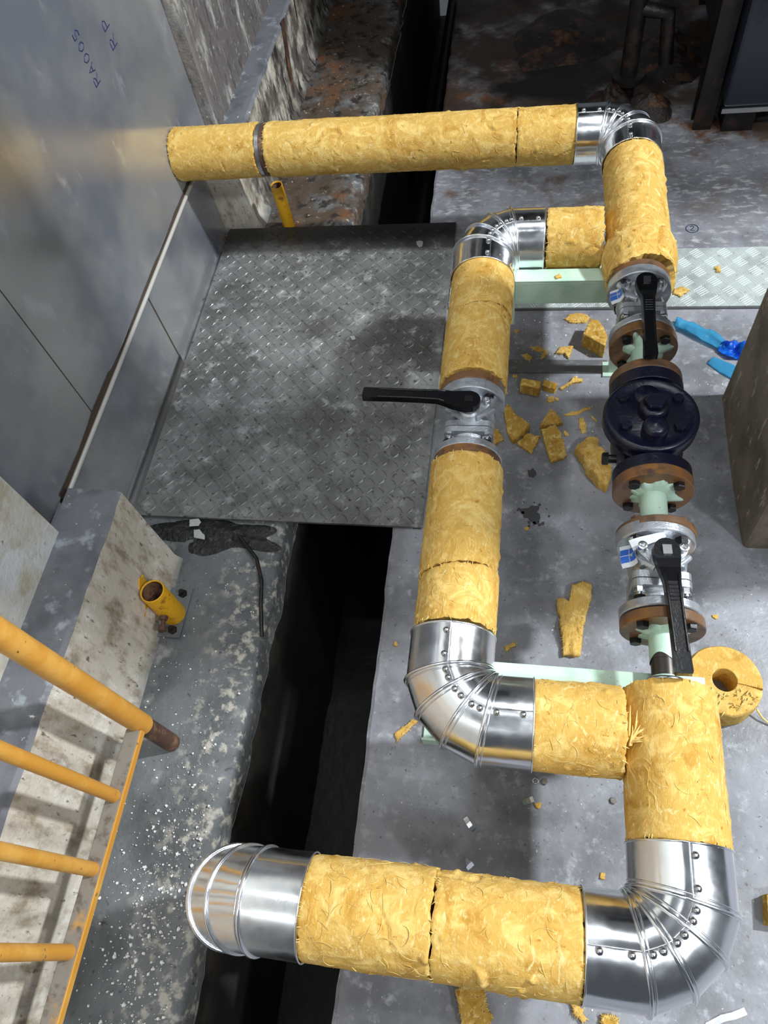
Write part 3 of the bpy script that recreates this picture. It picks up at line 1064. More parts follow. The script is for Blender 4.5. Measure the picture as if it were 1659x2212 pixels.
def add_handle(valve, rz, stem_y=.006, stem='zinc'):
    """Cast lever: hub over the stem, flared shoulder, long tapered grip with a recessed channel."""
    mt = Matrix.Translation((0, stem_y, .084)) @ Matrix.Rotation(rz, 4, 'Z')
    # outline along -y
    half = [(0.0, .0245), (-.016, .0235), (-.034, .0200), (-.050, .0175), (-.065, .0150), (-.10, .0138), (-.15, .0135), (-.19, .0140), (-.222, .0150), (-.227, .0130)]
    cap = [(.0245 * math.sin(a), .0245 * math.cos(a)) for a in [PI / 2 * k / 6 for k in range(1, 7)]]
    left = [(-hx, y) for y, hx in half[::-1]]
    right = [(hx, y) for y, hx in half]
    top = [(.0245 * math.cos(a), .0245 * math.sin(a)) for a in [PI * k / 12 for k in range(1, 12)]]
    b = MB()

    def zoff(y):   # the lever cranks up a little after the hub, then dips to the tip
        return .010 * max(0, min(1, (-y - .03) / .03)) - .004 * max(0, (-y - .06) / .17)
    poly = right[::-1][:0] + left + right[:0]
    ring = left + [(p[0], p[1]) for p in top[::-1]] + right
    n = len(ring)
    th = .013
    lo_ = [mt @ Vector((x, y, zoff(y))) for x, y in ring]
    hi_ = [mt @ Vector((x * .93, y, zoff(y) + th)) for x, y in ring]
    b.grid([lo_, hi_], True, True)
    # top and bottom skins as strips between matching left/right stations
    m = len(left)
    for skin in (lo_, hi_):
        for i in range(m - 1):
            k = n - 1 - i
            b.add([skin[i], skin[i + 1], skin[k - 1], skin[k]], [(0, 1, 2, 3)])
        b.add(skin[m - 1:n - m + 1], [tuple(range(n - 2 * m + 2))])
    g = build('lever', b, 'black', valve, local=True, bevel=.0022)
    # two raised rails bounding the channel, plus small knurl ridges
    rb = MB()
    for s in (-1, 1):
        pts = [mt @ Vector((s * hx * .74, y, zoff(y) + th)) for y, hx in half[3:8]]
        rb.tube(pts, .0026, 8)
    for y in (-.072, -.079, -.086, -.093, -.100):
        rb.tube([mt @ Vector((-.008, y, zoff(y) + th)), mt @ Vector((.008, y, zoff(y) + th))], .0013, 6)
    build('grip_rib', rb, 'black', g, local=True)
    sq = MB().prism([(-.0078, -.0092), (.0078, -.0092), (.0078, .0092), (-.0078, .0092)], .005, .0165, mt)
    build('stem_square', sq, stem, g, local=True, bevel=.002)
    return g


def sticker(valve):
    """Plain white tag with blue print on the left shoulder of the body."""
    mt = Matrix.Translation((-.056, .022, .040)) @ Matrix.Rotation(math.radians(-42), 4, 'Y') @ Matrix.Rotation(math.radians(8), 4, 'Z')
    rows = [[mt @ Vector((-.016 + .032 * i / 6, -.024 + .048 * j / 6, .003 * math.cos(i * .9) + .003 * math.sin(j * .8))) for i in range(7)] for j in range(7)]
    top = MB().grid(rows, False, True)
    top.grid([[p + mt.to_3x3() @ Vector((0, 0, -.0006)) for p in r_] for r_ in rows][::-1], False, True)
    s = build('sticker', top, 'stickerw', valve, local=True)
    for x0, x1, y0, y1 in ((0, 3, 1, 3), (3, 6, 1, 3), (0, 3, 3, 5), (3, 6, 3, 5)):
        pr = MB()
        pr.grid([[rows[j][i] + mt.to_3x3() @ Vector((.0006 if i == x0 else -.0006 if i == x1 else 0, .0008 if j == y0 else -.0008 if j == y1 else 0, .0005)) for i in range(x0, x1 + 1)] for j in range(y0, y1 + 1)], False, True)
        build('blue_print', pr, 'stickerb', s, local=True)


def copy_tree(o, parent=None):
    c = o.copy()
    COL.objects.link(c)
    c.parent = parent
    for ch in list(o.children):
        copy_tree(ch, c)
    return c


v1 = make_valve('silver ball valve with black lever, nearest of the valves, above the insulation offcut')
v2 = copy_tree(v1)
v3 = copy_tree(v1)
v1.location = (XV - .002, .6295, AX)
v2.location = (XV - .001, 1.2975, AX)
v2['label'] = 'silver ball valve with black lever, farthest, under the ragged wrap'
v3.location = (XM, .958, AX)
v3['label'] = 'silver ball valve whose black lever points sideways over the checker plate'
for v_ in (v1, v2, v3):
    v_.scale = (.985, .985, .985)
add_handle(v1, math.radians(3))
add_handle(v2, math.radians(-1))
add_handle(v3, math.radians(-90 - 3), stem='bolt')
sticker(v1)
sticker(v2)
mt_ = Matrix.Translation((-.024, .046, .058)) @ Matrix.Rotation(math.radians(20), 4, 'Z') @ Matrix.Rotation(math.radians(-12), 4, 'Y')
build('paper_tag', MB().grid([[mt_ @ Vector((-.032 + .064 * i / 6, (-.011 + .022 * j / 2) * (.45 + .55 * (1 - i / 8)), .002 * math.sin(i) + .0006 * j)) for i in range(7)] for j in range(3)], False, True), 'stickerw', v1, local=True, label='blank white paper tag')

# navy check valve / trap with the big round cover
t = thing('check_valve', 'navy blue cast valve with a large round cover and hex cap', 'valve', (XV - .006, .955, .27))
cx = XV - .006
b = MB()
b.curve_lathe([(.832, 0.03), (.850, .040), (.872, .046), (.90, .062)], (XV, 0, AX), (0, 1, 0), 40)
b.curve_lathe([(1.00, .060), (1.03, .046), (1.048, .040), (1.076, .03)], (XV, 0, AX), (0, 1, 0), 40)
b.curve_lathe([(.272, 0), (.274, .030), (.290, .052), (.320, .064), (.360, .068), (.395, .070), (.412, .078)], (cx, .955, 0), (0, 0, 1), 48)
build('body', b, 'blue', t)
build('flange', flange_mb(.8325, .858, .0755), 'blue', t)
build('flange', flange_mb(1.046, 1.0755, .0755), 'blue', t)
b = MB().curve_lathe([(.405, .076), (.408, .088), (.414, .092), (.438, .0925), (.445, .090), (.448, .084), (.4445, .078), (.4440, .06), (.4475, .045), (.450, .0)], (cx, .955, 0), (0, 0, 1), 64)
co = build('cover', b, 'blue', t)
b = MB().curve_lathe([(.444, .030), (.464, .0285), (.470, .026), (.472, .022), (.4722, 0)], (cx + .002, .958, 0), (0, 0, 1), 36)
b.curve_lathe([(.444, .0), (.4445, .026), (.449, .025), (.4495, .0)], (cx - .006, 1.000, 0), (0, 0, 1), 28)
build('boss', b, 'blue', co)
b = MB()
hexbolt(b, (cx + .002, .958, .470), (0, 0, 1), .021, .016, .2)
build('hex_cap', b, 'blue', co, bevel=.002)
b = MB().curve_lathe([(.444, .025), (.462, .025), (.470, .023), (.475, .017), (.477, 0)], (cx + .002, .908, 0), (0, 0, 1), 32)
build('boss', b, 'blue', co)
for sx, sy in ((-.05, -.035), (.05, -.035), (-.052, .035), (.052, .035)):
    b = MB()
    hexbolt(b, (cx + sx, .955 + sy, .4435), (0, 0, 1), .012, .012, sx)
    build('bolt', b, 'blue', co, bevel=.0015)
b = MB()
b.tube([(cx - .062, .885, .385), (cx - .085, .885, .385)], .009, 12)
hexbolt(b, (cx - .078, .885, .385), (-1, 0, 0), .013, .012)
build('side_plug', b, 'bolt', t)

# ------------------------------------------------------------------ green support frames with U-bolts
def frame(label, y0, y1, x0, x1, legx, foot_y, ub_y=None, rail=None):
    t = thing('pipe_support', label, 'pipe support', ((x0 + x1) / 2, (y0 + y1) / 2, 0.0), 'pale green steel pipe supports')
    b = MB()
    zt = AX - .0245
    b.box((x0, y0, zt - .006), (x1, y1, zt))
    b.box((x0, y0, zt - .075), (x1, y0 + .006, zt - .0062))
    b.box((x0, y1 - .006, zt - .075), (x1, y1, zt - .0062))
    build('beam', b, 'green', t, bevel=.0015)
    for lx in legx:
        b = MB()
        b.box((lx - .020, y0 + .008, .006), (lx + .020, y0 + .014, zt - .0065))
        b.box((lx - .020, y0 + .0142, .006), (lx - .014, y1 - .008, zt - .0065))
        build('leg', b, 'green', t)
        b = MB().box((lx - .035, y0 - .005, 0.0), (lx + .035, y1 + .005, .006))
        build('foot_plate', b, 'green', t)
    if rail:
        b = MB().box((rail[0], rail[2], 0.0), (rail[1], rail[3], .0058))
        b.box((rail[0], rail[2], 0.006), (rail[1], rail[2] + .005, .04))
        build('base_angle', b, 'green', t)
    if ub_y:
        pts = [(XV - .030, ub_y, zt - .02)] + [(XV - .030 * math.cos(a), ub_y, AX + .030 * math.sin(a)) for a in [PI * k / 14 for k in range(15)]] + [(XV + .030, ub_y, zt - .02)]
        b = MB().tube(pts, .0042, 10)
        u = build('u_bolt', b, 'zinc', t)
        for s in (-1, 1):
            b = MB()
            hexbolt(b, (XV + s * .030, ub_y, zt), (0, 0, 1), .008, .006)
            build('nut', b, 'zinc', u)
    return t


frame('pale green steel support with U-bolt at the near end of the valves', .414, .452, -.03, .335, (.02, .30), .42, .428, (-.182, .33, .372, .413))
fr = frame('pale green steel support beside the far inner elbow', 1.437, 1.480, -.024, .335, (.262,), 1.45)
b = MB().box((-.028, 1.437, .205), (-.0242, 1.480, .351))
b.box((-.12, 1.437, .205), (-.0282, 1.480, .275))
build('end_bracket', b, 'green', fr)
build('leg', MB().box((-.115, 1.445, 0), (-.075, 1.475, .2048)), 'green', fr)
build('beam_shadow_strip', MB().box((-.07, 1.446, 0), (.240, 1.494, .004)), 'beamshadow', fr)  # shadow under the beam, painted as a thin dark strip on the floor

# ------------------------------------------------------------------ yellow railing
rl = thing('railing', 'yellow painted tube railing with worn bottom bar, standing on the ledge', 'railing', (-.764, -.2, 0.0))
RX = -.764
build('post', MB().tube([(RX, .319, .165), (RX, .319, 1.15)], .0225, 24), 'railpaint', rl)
build('post_foot', MB().lathe([(0, .019), (.012, .0205), (.166, .0200)], (RX, .319, 0.0), (0, 0, 1), 24), 'rust', rl, label='bare rusty foot of the yellow post')
b = MB().box((RX - .016, -1.0, .186), (RX + .016, .300, .200))
o = build('bottom_bar', b, 'railgrey', rl, bevel=.002, label='grey worn bottom bar')
build('bar_edge', MB().box((RX + .0162, -1.0, .184), (RX + .0195, .300, .200)), 'railpaint', o, label='yellow painted outer edge of the bar')
for y in (.169, .036, -.100, -.236, -.37, -.5):
    build('baluster', MB().tube([(RX, y, .2), (RX, y, 1.13)], .0135, 16), 'railpaint', rl)
build('top_rail', MB().tube([(RX, .34, 1.15), (RX, -1.0, 1.15)], .0225, 16), 'railpaint', rl)

# sockets for railing posts
t = thing('post_socket', 'open yellow pipe stub with clamp bolt bolted to the ledge', 'pipe stub', (-.846, .634, 0.0))
b = MB()
b.curve_lathe([(.006, .030), (.145, .030), (.147, .0285), (.146, .0265), (.02, .0265)], (-.846, .634, 0), (0, 0, 1), 32)
build('tube', b, 'stubpaint', t)
build('inside', MB().curve_lathe([(.143, .0263), (.012, .0263), (.0118, 0)], (-.846, .634, 0), (0, 0, 1), 32), 'rust', t, label='rusty hollow inside of the stub')
build('base_plate', MB().box((-.880, .572, 0), (-.815, .708, .006)), 'ledge', t, bevel=.0015)
for y in (.590, .690):
    b = MB()
    hexbolt(b, (-.836, y, .006), (0, 0, 1), .011, .010)
    b.lathe([(.01, .006), (.02, .006)], (-.836, y, .006), (0, 0, 1), 10)
    build('anchor_bolt', b, 'soot', t)
b = MB()
hexbolt(b, (-.842, .604, .062), (.2, -.98, 0), .011, .010)
b.tube([(-.842, .603, .062), (-.836, .570, .062)], .0055, 10)
b.tube([(-.838, .578, .062), (-.835, .566, .062)], .010, 10)
build('clamp_bolt', b, 'rust', t)
t = thing('post_socket', 'small open yellow pipe stub behind the far edge of the checker plate', 'pipe stub', (-.832, 2.125, 0.0))
build('tube', MB().curve_lathe([(.0, .0205), (.172, .0205), (.173, .019), (.172, .0175), (.02, .0175)], (-.832, 2.122, 0), (0, -.06, 1), 28), 'stubpaint', t)
build('inside', MB().curve_lathe([(.168, .0174), (.08, .0174), (.0798, 0)], (-.832, 2.122, 0), (0, -.06, 1), 28), 'rust', t)

# ------------------------------------------------------------------ dark machine corner at the top right
t = thing('machine_tank', 'dark blue-black steel tank standing in the shadow at the top right', 'tank', (1.1, 2.9, 0.0))
build('shell', MB().box((.625, 2.50, .115), (2.0, 3.6, 1.9)), 'tank', t, bevel=.01)
build('bottom_rim', MB().box((.622, 2.493, .10), (2.0, 2.505, .116)), 'steeledge', t)
for x, y in ((.70, 2.60), (1.6, 2.60), (.70, 3.45), (1.6, 3.45)):
    build('leg', MB().box((x - .05, y - .05, 0), (x + .05, y + .05, .115)), 'soot', t)
b = MB().box((.558, 2.565, 0), (.618, 2.58, 1.9))
b.box((.558, 2.625, 0), (.618, 2.64, 1.9))
b.box((.582, 2.58, 0), (.594, 2.625, 1.9))
o = build('steel_column', b, 'soot', origin=(.58, 2.55, 0))
o['label'] = 'sooty black H-section column beside the dark tank'
o['category'] = 'column'
t = thing('hand_lever', 'grey hand lever with a red tip hanging on the dark tank', 'lever', (.70, 2.47, .35))
build('shaft', MB().tube([(.655, 2.487, .72), (.668, 2.470, .66), (.684, 2.455, .50)], [.011, .0105, .0095], 12), 'cast', t)
build('grip', MB().curve_lathe([(0, .0095), (.005, .012), (.07, .012), (.08, .008), (.083, 0)], (.684, 2.455, .50), (.07, -.06, -1), 16), 'red', t)
build('bracket', MB().box((.600, 2.478, .66), (.662, 2.492, .675)), 'cast', t)
t = thing('drain_standpipe', 'black oily standpipe with flange rising from the sludge', 'pipe', (.34, 2.78, 0.0))
build('pipe', MB().tube([(.34, 2.80, 0), (.34, 2.80, 1.2)], .030, 20), 'soot', t)
build('flange', MB().lathe([(0, .058), (.02, .058)], (.34, 2.80, .06), (0, 0, 1), 24), 'soot', t)
build('side_branch', MB().tube([(.34, 2.80, .30), (.44, 2.79, .28), (.46, 2.78, .12)], .026, 16), 'soot', t)


def blob(c, rx, ry, h, seed, n=26, m=10, lump=0.35):
    b = MB()
    rows = []
    for i in range(m + 1):
        q = i / m
        row = []
        for k in range(n):
            a = 2 * PI * k / n
            rr = q * (1 + lump * noise.noise(Vector((math.cos(a) * 1.5 + seed, math.sin(a) * 1.5, seed))))
            x, y = c[0] + rx * rr * math.cos(a), c[1] + ry * rr * math.sin(a)
            z = h * (1 - q ** 1.6) * (1 + .6 * fbm((x, y, seed), 14, seed)) + 0.004 * fbm((x, y, 0), 50, seed)
            row.append(Vector((x, y, c[2] + max(-.002, z) if q < 1 else c[2] - .002)))
        rows.append(row)
    b.grid(rows, True, True)
    return b


for i, (x, y, rx, ry, h, lb) in enumerate(((.28, 2.72, .10, .09, .07, 'black oily sludge heap left of the standpipe'),
                                           (.42, 2.70, .10, .08, .06, 'black oily sludge heap right of the standpipe'),
                                           (.52, 3.05, .16, .20, .05, 'pale brown sludge spread behind the standpipe'),
                                           (.12, 3.2, .25, .22, .03, 'rust-brown sludge crust at the top of the slab'))):
    o = build('sludge_heap', blob((x, y, 0), rx, ry, h, i * 3.1 + 1), 'sludge', origin=(x, y, 0))
    o['label'] = lb
    o['category'] = 'sludge'

t = thing('trench_pipe', 'black pipe with a valve lying deep in the trench', 'pipe', (-.46, 3.0, -.82))
build('pipe', MB().tube([(-.47, 2.3, -.52), (-.47, 5.0, -.52)], .035, 16), 'soot', t)
build('valve_body', MB().curve_lathe([(0, .03), (.02, .07), (.10, .08), (.16, .05), (.2, .05), (.22, .09), (.24, .0)], (-.47, 3.25, -.58), (0, 0, 1), 24), 'soot', t)
build('saddle', MB().box((-.52, 2.6, -.82), (-.42, 2.66, -.55)), 'soot', t)
build('saddle', MB().box((-.52, 4.2, -.82), (-.42, 4.26, -.55)), 'soot', t)

# ------------------------------------------------------------------ debris
def scrap(name, label, poly, h, seed, mat='wool', z=0.0, cat='insulation scrap', fold=0.0, group=None, step=.004, jag=.0034, dome=True):
    """Torn piece lying on the floor: resampled ragged outline, inner rings, a fibrous lumpy top."""
    P = [Vector((p[0], p[1])) for p in poly]
    out = []
    for i in range(len(P)):
        a, c = P[i], P[(i + 1) % len(P)]
        m = max(1, int((c - a).length / step))
        out += [a.lerp(c, k / m) for k in range(m)]
    cx_ = sum((p.x for p in out)) / len(out)
    cy_ = sum((p.y for p in out)) / len(out)
    C_ = Vector((cx_, cy_))
    out = [p + (p - C_).normalized() * jag * (1.3 * noise.noise(Vector((p.x * 80 + seed, p.y * 80, seed))) + .9 * noise.noise(Vector((p.x * 210 + seed, p.y * 210, seed)))) for p in out]
    rows = []

    def fz(p):
        return fold * (0.5 + 0.5 * noise.noise(Vector((p.x * 22 + seed, p.y * 22, seed * 2))))
    for q, zz in ((1, .0008), (1, .45), (.93, .85), (.75, 1.0), (.5, 1.0), (.25, 1.0), (.02, 1.0)):
        row = []
        for p in out:
            pp = C_.lerp(p, q)
            hh = h * .75 * zz * (1 + .35 * fbm((pp.x, pp.y, seed), 45, seed, 3)) + (.0015 * nz((pp.x, pp.y, 0), 170, seed) if zz > .5 else 0)
            base = fz(pp) * (1 if zz > .01 else .6)
            row.append(Vector((pp.x, pp.y, z + base + max(0.0006, hh) if zz > .01 else z + base * .0 + .0004)))
        rows.append(row)
    b = MB().grid(rows, True, True)
    o = build(name, b, mat, origin=(cx_, cy_, z))
    o['label'] = label
    o['category'] = cat
    if group:
        o['group'] = group
    if mat in ('wool', 'woolcut') and len(out) > 14:
        R_ = random.Random(int(seed * 37))
        fb = MB()
        for p in rows[2]:
            if R_.random() < .8:
                d = Vector(((p.x - C_.x), (p.y - C_.y), 0)).normalized()
                tg = Vector((-d.y, d.x, 0)) * R_.uniform(-.006, .006)
                ln = R_.uniform(.002, .009)
                z2 = max(z + .0008, p.z - .6 * ln)
                fb.tube([p - d * .004, p + d * .001, Vector((p.x, p.y, z2)) + d * ln * .7 + tg], [.0008, .0007, .0002], 3, False)
        for q in range(len(out) // 2):
            r0 = R_.choice(rows[3] + rows[4])
            d = Vector((R_.uniform(-1, 1), R_.uniform(-1, 1), 0)).normalized() * R_.uniform(.003, .009)
            fb.tube([r0, r0 + d * .5 + Vector((0, 0, .0015)), r0 + d + Vector((0, 0, -.0004))], [.0005, .0006, .0001], 3, False)
        build('loose_fibre', fb, 'fibre', o, kind='stuff')
    return o


def solid_chunk(label, poly, h, seed, top_shift=(0, 0)):
    """Cut block of wool with crisp sides and visible layers."""
    P = [Vector((p[0], p[1])) for p in poly]
    out = []
    for i in range(len(P)):
        a, c = P[i], P[(i + 1) % len(P)]
        m = max(2, int((c - a).length / .004))
        out += [a.lerp(c, k / m) for k in range(m)]
    C_ = sum(out, Vector((0, 0))) / len(out)
    rows = []
    for i in range(15):
        q = i / 14
        lay = .0009 * math.sin(q * 40 + seed)
        rows.append([Vector((p.x + top_shift[0] * q + lay * (p - C_).normalized().x + .0008 * nz((p.x, p.y, q), 140, seed),
                             p.y + top_shift[1] * q + lay * (p - C_).normalized().y, h * q)) for p in out])
    for s in (.8, .55, .3, .02):
        rows.append([Vector((C_.x + top_shift[0] + (p.x - C_.x) * s, C_.y + top_shift[1] + (p.y - C_.y) * s, h + .0010 * math.sin(s * 60) + .0012 * nz((p.x * s, p.y * s, 0), 90, seed))) for p in out])
    b = MB().grid(rows, True, True)
    o = build('insulation_scrap', b, 'woolcut', origin=(C_.x, C_.y, 0))
    o['label'] = label
    o['category'] = 'insulation scrap'
    return o


solid_chunk('thick quarter-round wedge of cut yellow insulation left of the far lever valve', [(.170, 1.552), (.200, 1.528), (.229, 1.505), (.237, 1.540), (.229, 1.575), (.213, 1.605), (.190, 1.610)], .050, 3.3)
solid_chunk('brick-shaped cut block of yellow insulation beside the smooth sleeve', [(-.002, 1.372), (.050, 1.359), (.056, 1.385), (.002, 1.396)], .036, 5.1)
solid_chunk('smaller cut yellow block leaning on the brick-shaped one', [(.060, 1.385), (.093, 1.371), (.101, 1.392), (.066, 1.406)], .020, 7.7)
S = lambda *a, **k: scrap('insulation_scrap', *a, **k)
S('pale flat strip of insulation near the mint tread plate', [(.121, 1.657), (.134, 1.676), (.162, 1.681), (.191, 1.673), (.195, 1.658), (.18, 1.641), (.134, 1.641)], .008, 2.1)
S('thin dark yellow shred, farthest of the shreds by the smooth sleeve', [(.023, 1.544), (.052, 1.548), (.062, 1.533), (.045, 1.528)], .005, 3.1)
S('upright narrow yellow shred in the middle of the shred cluster', [(.066, 1.533), (.074, 1.53), (.066, 1.505), (.056, 1.498), (.058, 1.515)], .007, 4.1)
S('forked yellow shred just left of the quarter-round wedge', [(.095, 1.519), (.108, 1.541), (.146, 1.546), (.14, 1.526), (.132, 1.500), (.122, 1.517)], .008, 5.1, fold=.006)
S('crumbly yellow shred nearest the smooth sleeve in the cluster', [(-.003, 1.515), (.013, 1.522), (.027, 1.505), (.024, 1.487), (.011, 1.497)], .007, 6.1)
S('flat grey-yellow sliver by the edge of the smooth sleeve', [(-.023, 1.49), (.003, 1.49), (.001, 1.48), (-.02, 1.48)], .004, 7.1)
S('twisted strip of yellow insulation right of the small cut block', [(.108, 1.388), (.134, 1.408), (.15, 1.43), (.172, 1.422), (.17, 1.412), (.142, 1.405), (.116, 1.384)], .006, 8.1, fold=.006)
S('small round flake below the small cut block', [(.074, 1.354), (.084, 1.361), (.095, 1.357), (.093, 1.341), (.081, 1.337), (.074, 1.344)], .005, 9.1)
S('long thin curved sliver of insulation left of the navy valve', [(.117, 1.293), (.134, 1.304), (.166, 1.308), (.169, 1.316), (.195, 1.325), (.193, 1.318), (.171, 1.308), (.161, 1.297), (.134, 1.293)], .004, 10.1, jag=.001)
S('oval flake of insulation left of the navy valve', [(.16, 1.278), (.171, 1.289), (.179, 1.262), (.18, 1.241), (.17, 1.233), (.163, 1.25)], .005, 11.1)
S('tiny straight sliver closest to the navy valve', [(.191, 1.297), (.21, 1.279), (.206, 1.274), (.195, 1.286)], .003, 12.1, jag=.0008)
S('large curled sheet of insulation right of the valve with sideways lever', [(-.043, 1.289), (-.035, 1.317), (.002, 1.271), (.028, 1.237), (-.015, 1.191), (-.032, 1.232)], .007, 13.1, fold=.030, mat='woolcut')
S('triangular folded piece joined under the large curled sheet', [(-.005, 1.192), (.026, 1.228), (.056, 1.214), (.035, 1.16), (.022, 1.172)], .006, 14.1, fold=.012, mat='woolcut')
S('pointed yellow sheet behind the rectangular one', [(.056, 1.245), (.084, 1.308), (.107, 1.28), (.117, 1.258), (.092, 1.256)], .008, 15.1, fold=.020, mat='woolcut')
S('rectangular torn sheet of insulation on the floor between the pipes', [(.06, 1.236), (.097, 1.250), (.112, 1.228), (.127, 1.154), (.088, 1.132), (.071, 1.185)], .010, 16.1, fold=.016, mat='woolcut')
S('torn sheet half hidden behind the valve with sideways lever', [(-.075, 1.193), (-.068, 1.244), (-.057, 1.235), (-.041, 1.204), (-.06, 1.191), (-.064, 1.169)], .006, 17.1, fold=.01, mat='woolcut')
S('narrow sliver right of the pointed yellow sheet', [(.119, 1.245), (.132, 1.236), (.135, 1.221), (.124, 1.222)], .005, 18.1)
S('big rough chunk of torn insulation leaning towards the navy valve', [(.148, 1.164), (.156, 1.182), (.206, 1.208), (.209, 1.195), (.194, 1.174), (.219, 1.154), (.237, 1.114), (.237, 1.082), (.226, 1.045), (.206, 1.058), (.176, 1.103), (.169, 1.132)], .022, 19.1, fold=.045)
S('tiny yellow crumb on the floor below the far inner elbow', [(-.028, 1.611), (-.017, 1.616), (-.01, 1.611), (-.019, 1.601)], .004, 20.1)
S('tiny yellow crumb by the brick-shaped block', [(-.024, 1.437), (-.009, 1.443), (-.013, 1.429), (-.021, 1.431)], .004, 21.1)
S('long ragged strip of insulation on the floor above the near support', [(.14, .773), (.167, .786), (.185, .779), (.183, .741), (.165, .668), (.158, .600), (.120, .597), (.115, .649), (.105, .735), (.115, .739), (.132, .731)], .014, 22.1, fold=.018)
S('small yellow tuft right of the near inner elbow', [(-.016, .609), (.009, .624), (.012, .614), (-.007, .601)], .006, 23.1)
S('thin frayed strand of insulation left of the near inner elbow', [(-.246, .389), (-.208, .423), (-.2, .418), (-.234, .379), (-.241, .368)], .005, 24.1, fold=.006)
S('yellow crumb beside the metal clip under the loop', [(.063, .272), (.077, .276), (.076, .264), (.066, .263)], .005, 25.1)
S('crumpled wad of insulation below the fluffy sleeve', [(-.076, -.077), (-.068, -.065), (-.021, -.059), (-.017, -.092), (-.005, -.104), (-.016, -.130), (-.039, -.142), (-.054, -.144)], .022, 26.1, fold=.022, mat='woolcut')
S('small upright scrap left of the cut scrap at the bottom edge', [(.135, -.069), (.155, -.069), (.163, -.088), (.155, -.095), (.142, -.087)], .012, 27.1)
S('cut rectangular scrap at the bottom edge under the big elbow', [(.187, -.078), (.217, -.076), (.22, -.100), (.189, -.104)], .014, 28.1, mat='woolcut')
S('yellow crumb inside the corner of the lower right elbow', [(.192, .157), (.202, .157), (.202, .145), (.194, .144)], .005, 29.1)
S('yellow tuft on the mint tread plate beside the ragged wrap', [(.441, 1.771), (.465, 1.779), (.484, 1.766), (.456, 1.74), (.439, 1.749)], .007, 30.1, z=.0065)
S('brown crumb in the middle of the mint tread plate', [(.563, 1.861), (.578, 1.865), (.579, 1.843), (.567, 1.843)], .008, 31.1, z=.0065)
S('yellow crumb on top of the far green beam', [(.071, 1.452), (.084, 1.460), (.088, 1.446), (.075, 1.441)], .005, 32.1, z=AX - .0243)
solid_chunk('cut piece of insulation at the right edge by the lower right elbow', [(.491, .151), (.545, .165), (.545, .101), (.488, .101)], .03, 33.1)
for i, (x, y, lb) in enumerate(((.30, .93, 'yellow crumb in front of the pillar, beside the navy valve'),
                                (-.27, .60, 'yellow crumb at the brink of the trench, left of the near inner elbow'),
                                (.46, .72, 'pale crumb on the floor right of the nearest lever valve'),
                                (.10, 1.35, 'yellow crumb in front of the smaller cut block'),
                                (.05, 1.46, 'yellow crumb just in front of the painted shadow strip'),
                                (.03, .93, 'yellow crumb below the round oil stain'),
                                (.37, .14, 'yellow crumb right of the lower right elbow'))):
    S(lb, blotch(x, y, .006, i * 2.2, 9), .004, 40 + i)

# insulation offcut standing on end, with radial slit and visible layers
t = thing('insulation_offcut', 'round hollow offcut of yellow insulation standing on end, slit to the core', 'pipe insulation', (.445, .545, 0.0))
b = MB()
H_, RO, RI = .075, .077, .0245
nA = 110
a0 = math.radians(2.0)
angs = [a0 + (2 * PI - 2 * a0) * k / nA - math.radians(12) for k in range(nA + 1)]
prof = [(RO, 0)] + [(RO + .0016 * math.sin(z * 260), z) for z in np.linspace(.004, H_ - .004, 9)] + [(RO - .003, H_)]
for k in range(1, 27):
    rr = RO - .003 + (RI - RO + .003) * k / 26
    prof.append((rr, H_ + (.0024 if k % 2 else -.0010)))
prof += [(RI, H_ * .5), (RI, 0)]
rows = []
for a in angs:
    row = []
    for rr, z in prof:
        k = 1 + .022 * noise.noise(Vector((math.cos(a) * 2, math.sin(a) * 2, z * 20)))
        torn = .008 * max(0, noise.noise(Vector((math.cos(a) * 2 + 4, math.sin(a) * 2, rr * 22)))) if (z > H_ * .9 and math.sin(a) < -.2) else 0
        row.append(Vector((.445 + rr * k * math.cos(a), .545 + rr * k * math.sin(a), max(0, z + torn + .0008 * nz((rr * math.cos(a), rr * math.sin(a), 0), 200)))))
    rows.append(row)
b.grid(rows, False, True)
m_ = len(prof)
b.add(rows[0], [tuple(range(m_))])
b.add(rows[-1], [tuple(range(m_))[::-1]])
build('wool_ring', b, 'wool', t)
fb = MB()
for i in range(40):
    a = rnd.uniform(-2.2, -.4)
    r0 = rnd.uniform(.03, .072)
    p = Vector((.445 + r0 * math.cos(a), .545 + r0 * math.sin(a), H_ + .001))
    q = p + Vector((rnd.uniform(-.012, .012), rnd.uniform(-.012, .012), rnd.uniform(.002, .010)))
    fb.tube([p, p.lerp(q, .5) + Vector((0, 0, .003)), q], [.0018, .0014, .0004], 4, False)
build('loose_fibre', fb, 'fibre', t, kind='stuff')
o = build('insulation_strand', MB().tube([(.518, .505, .02), (.530, .490, .012), (.548, .478, .004), (.60, .45, .004)], .0022, 6), 'fibre', origin=(.55, .48, 0))
o['label'] = 'pale straw-like strand sticking out right of the round offcut'
o['category'] = 'insulation scrap'

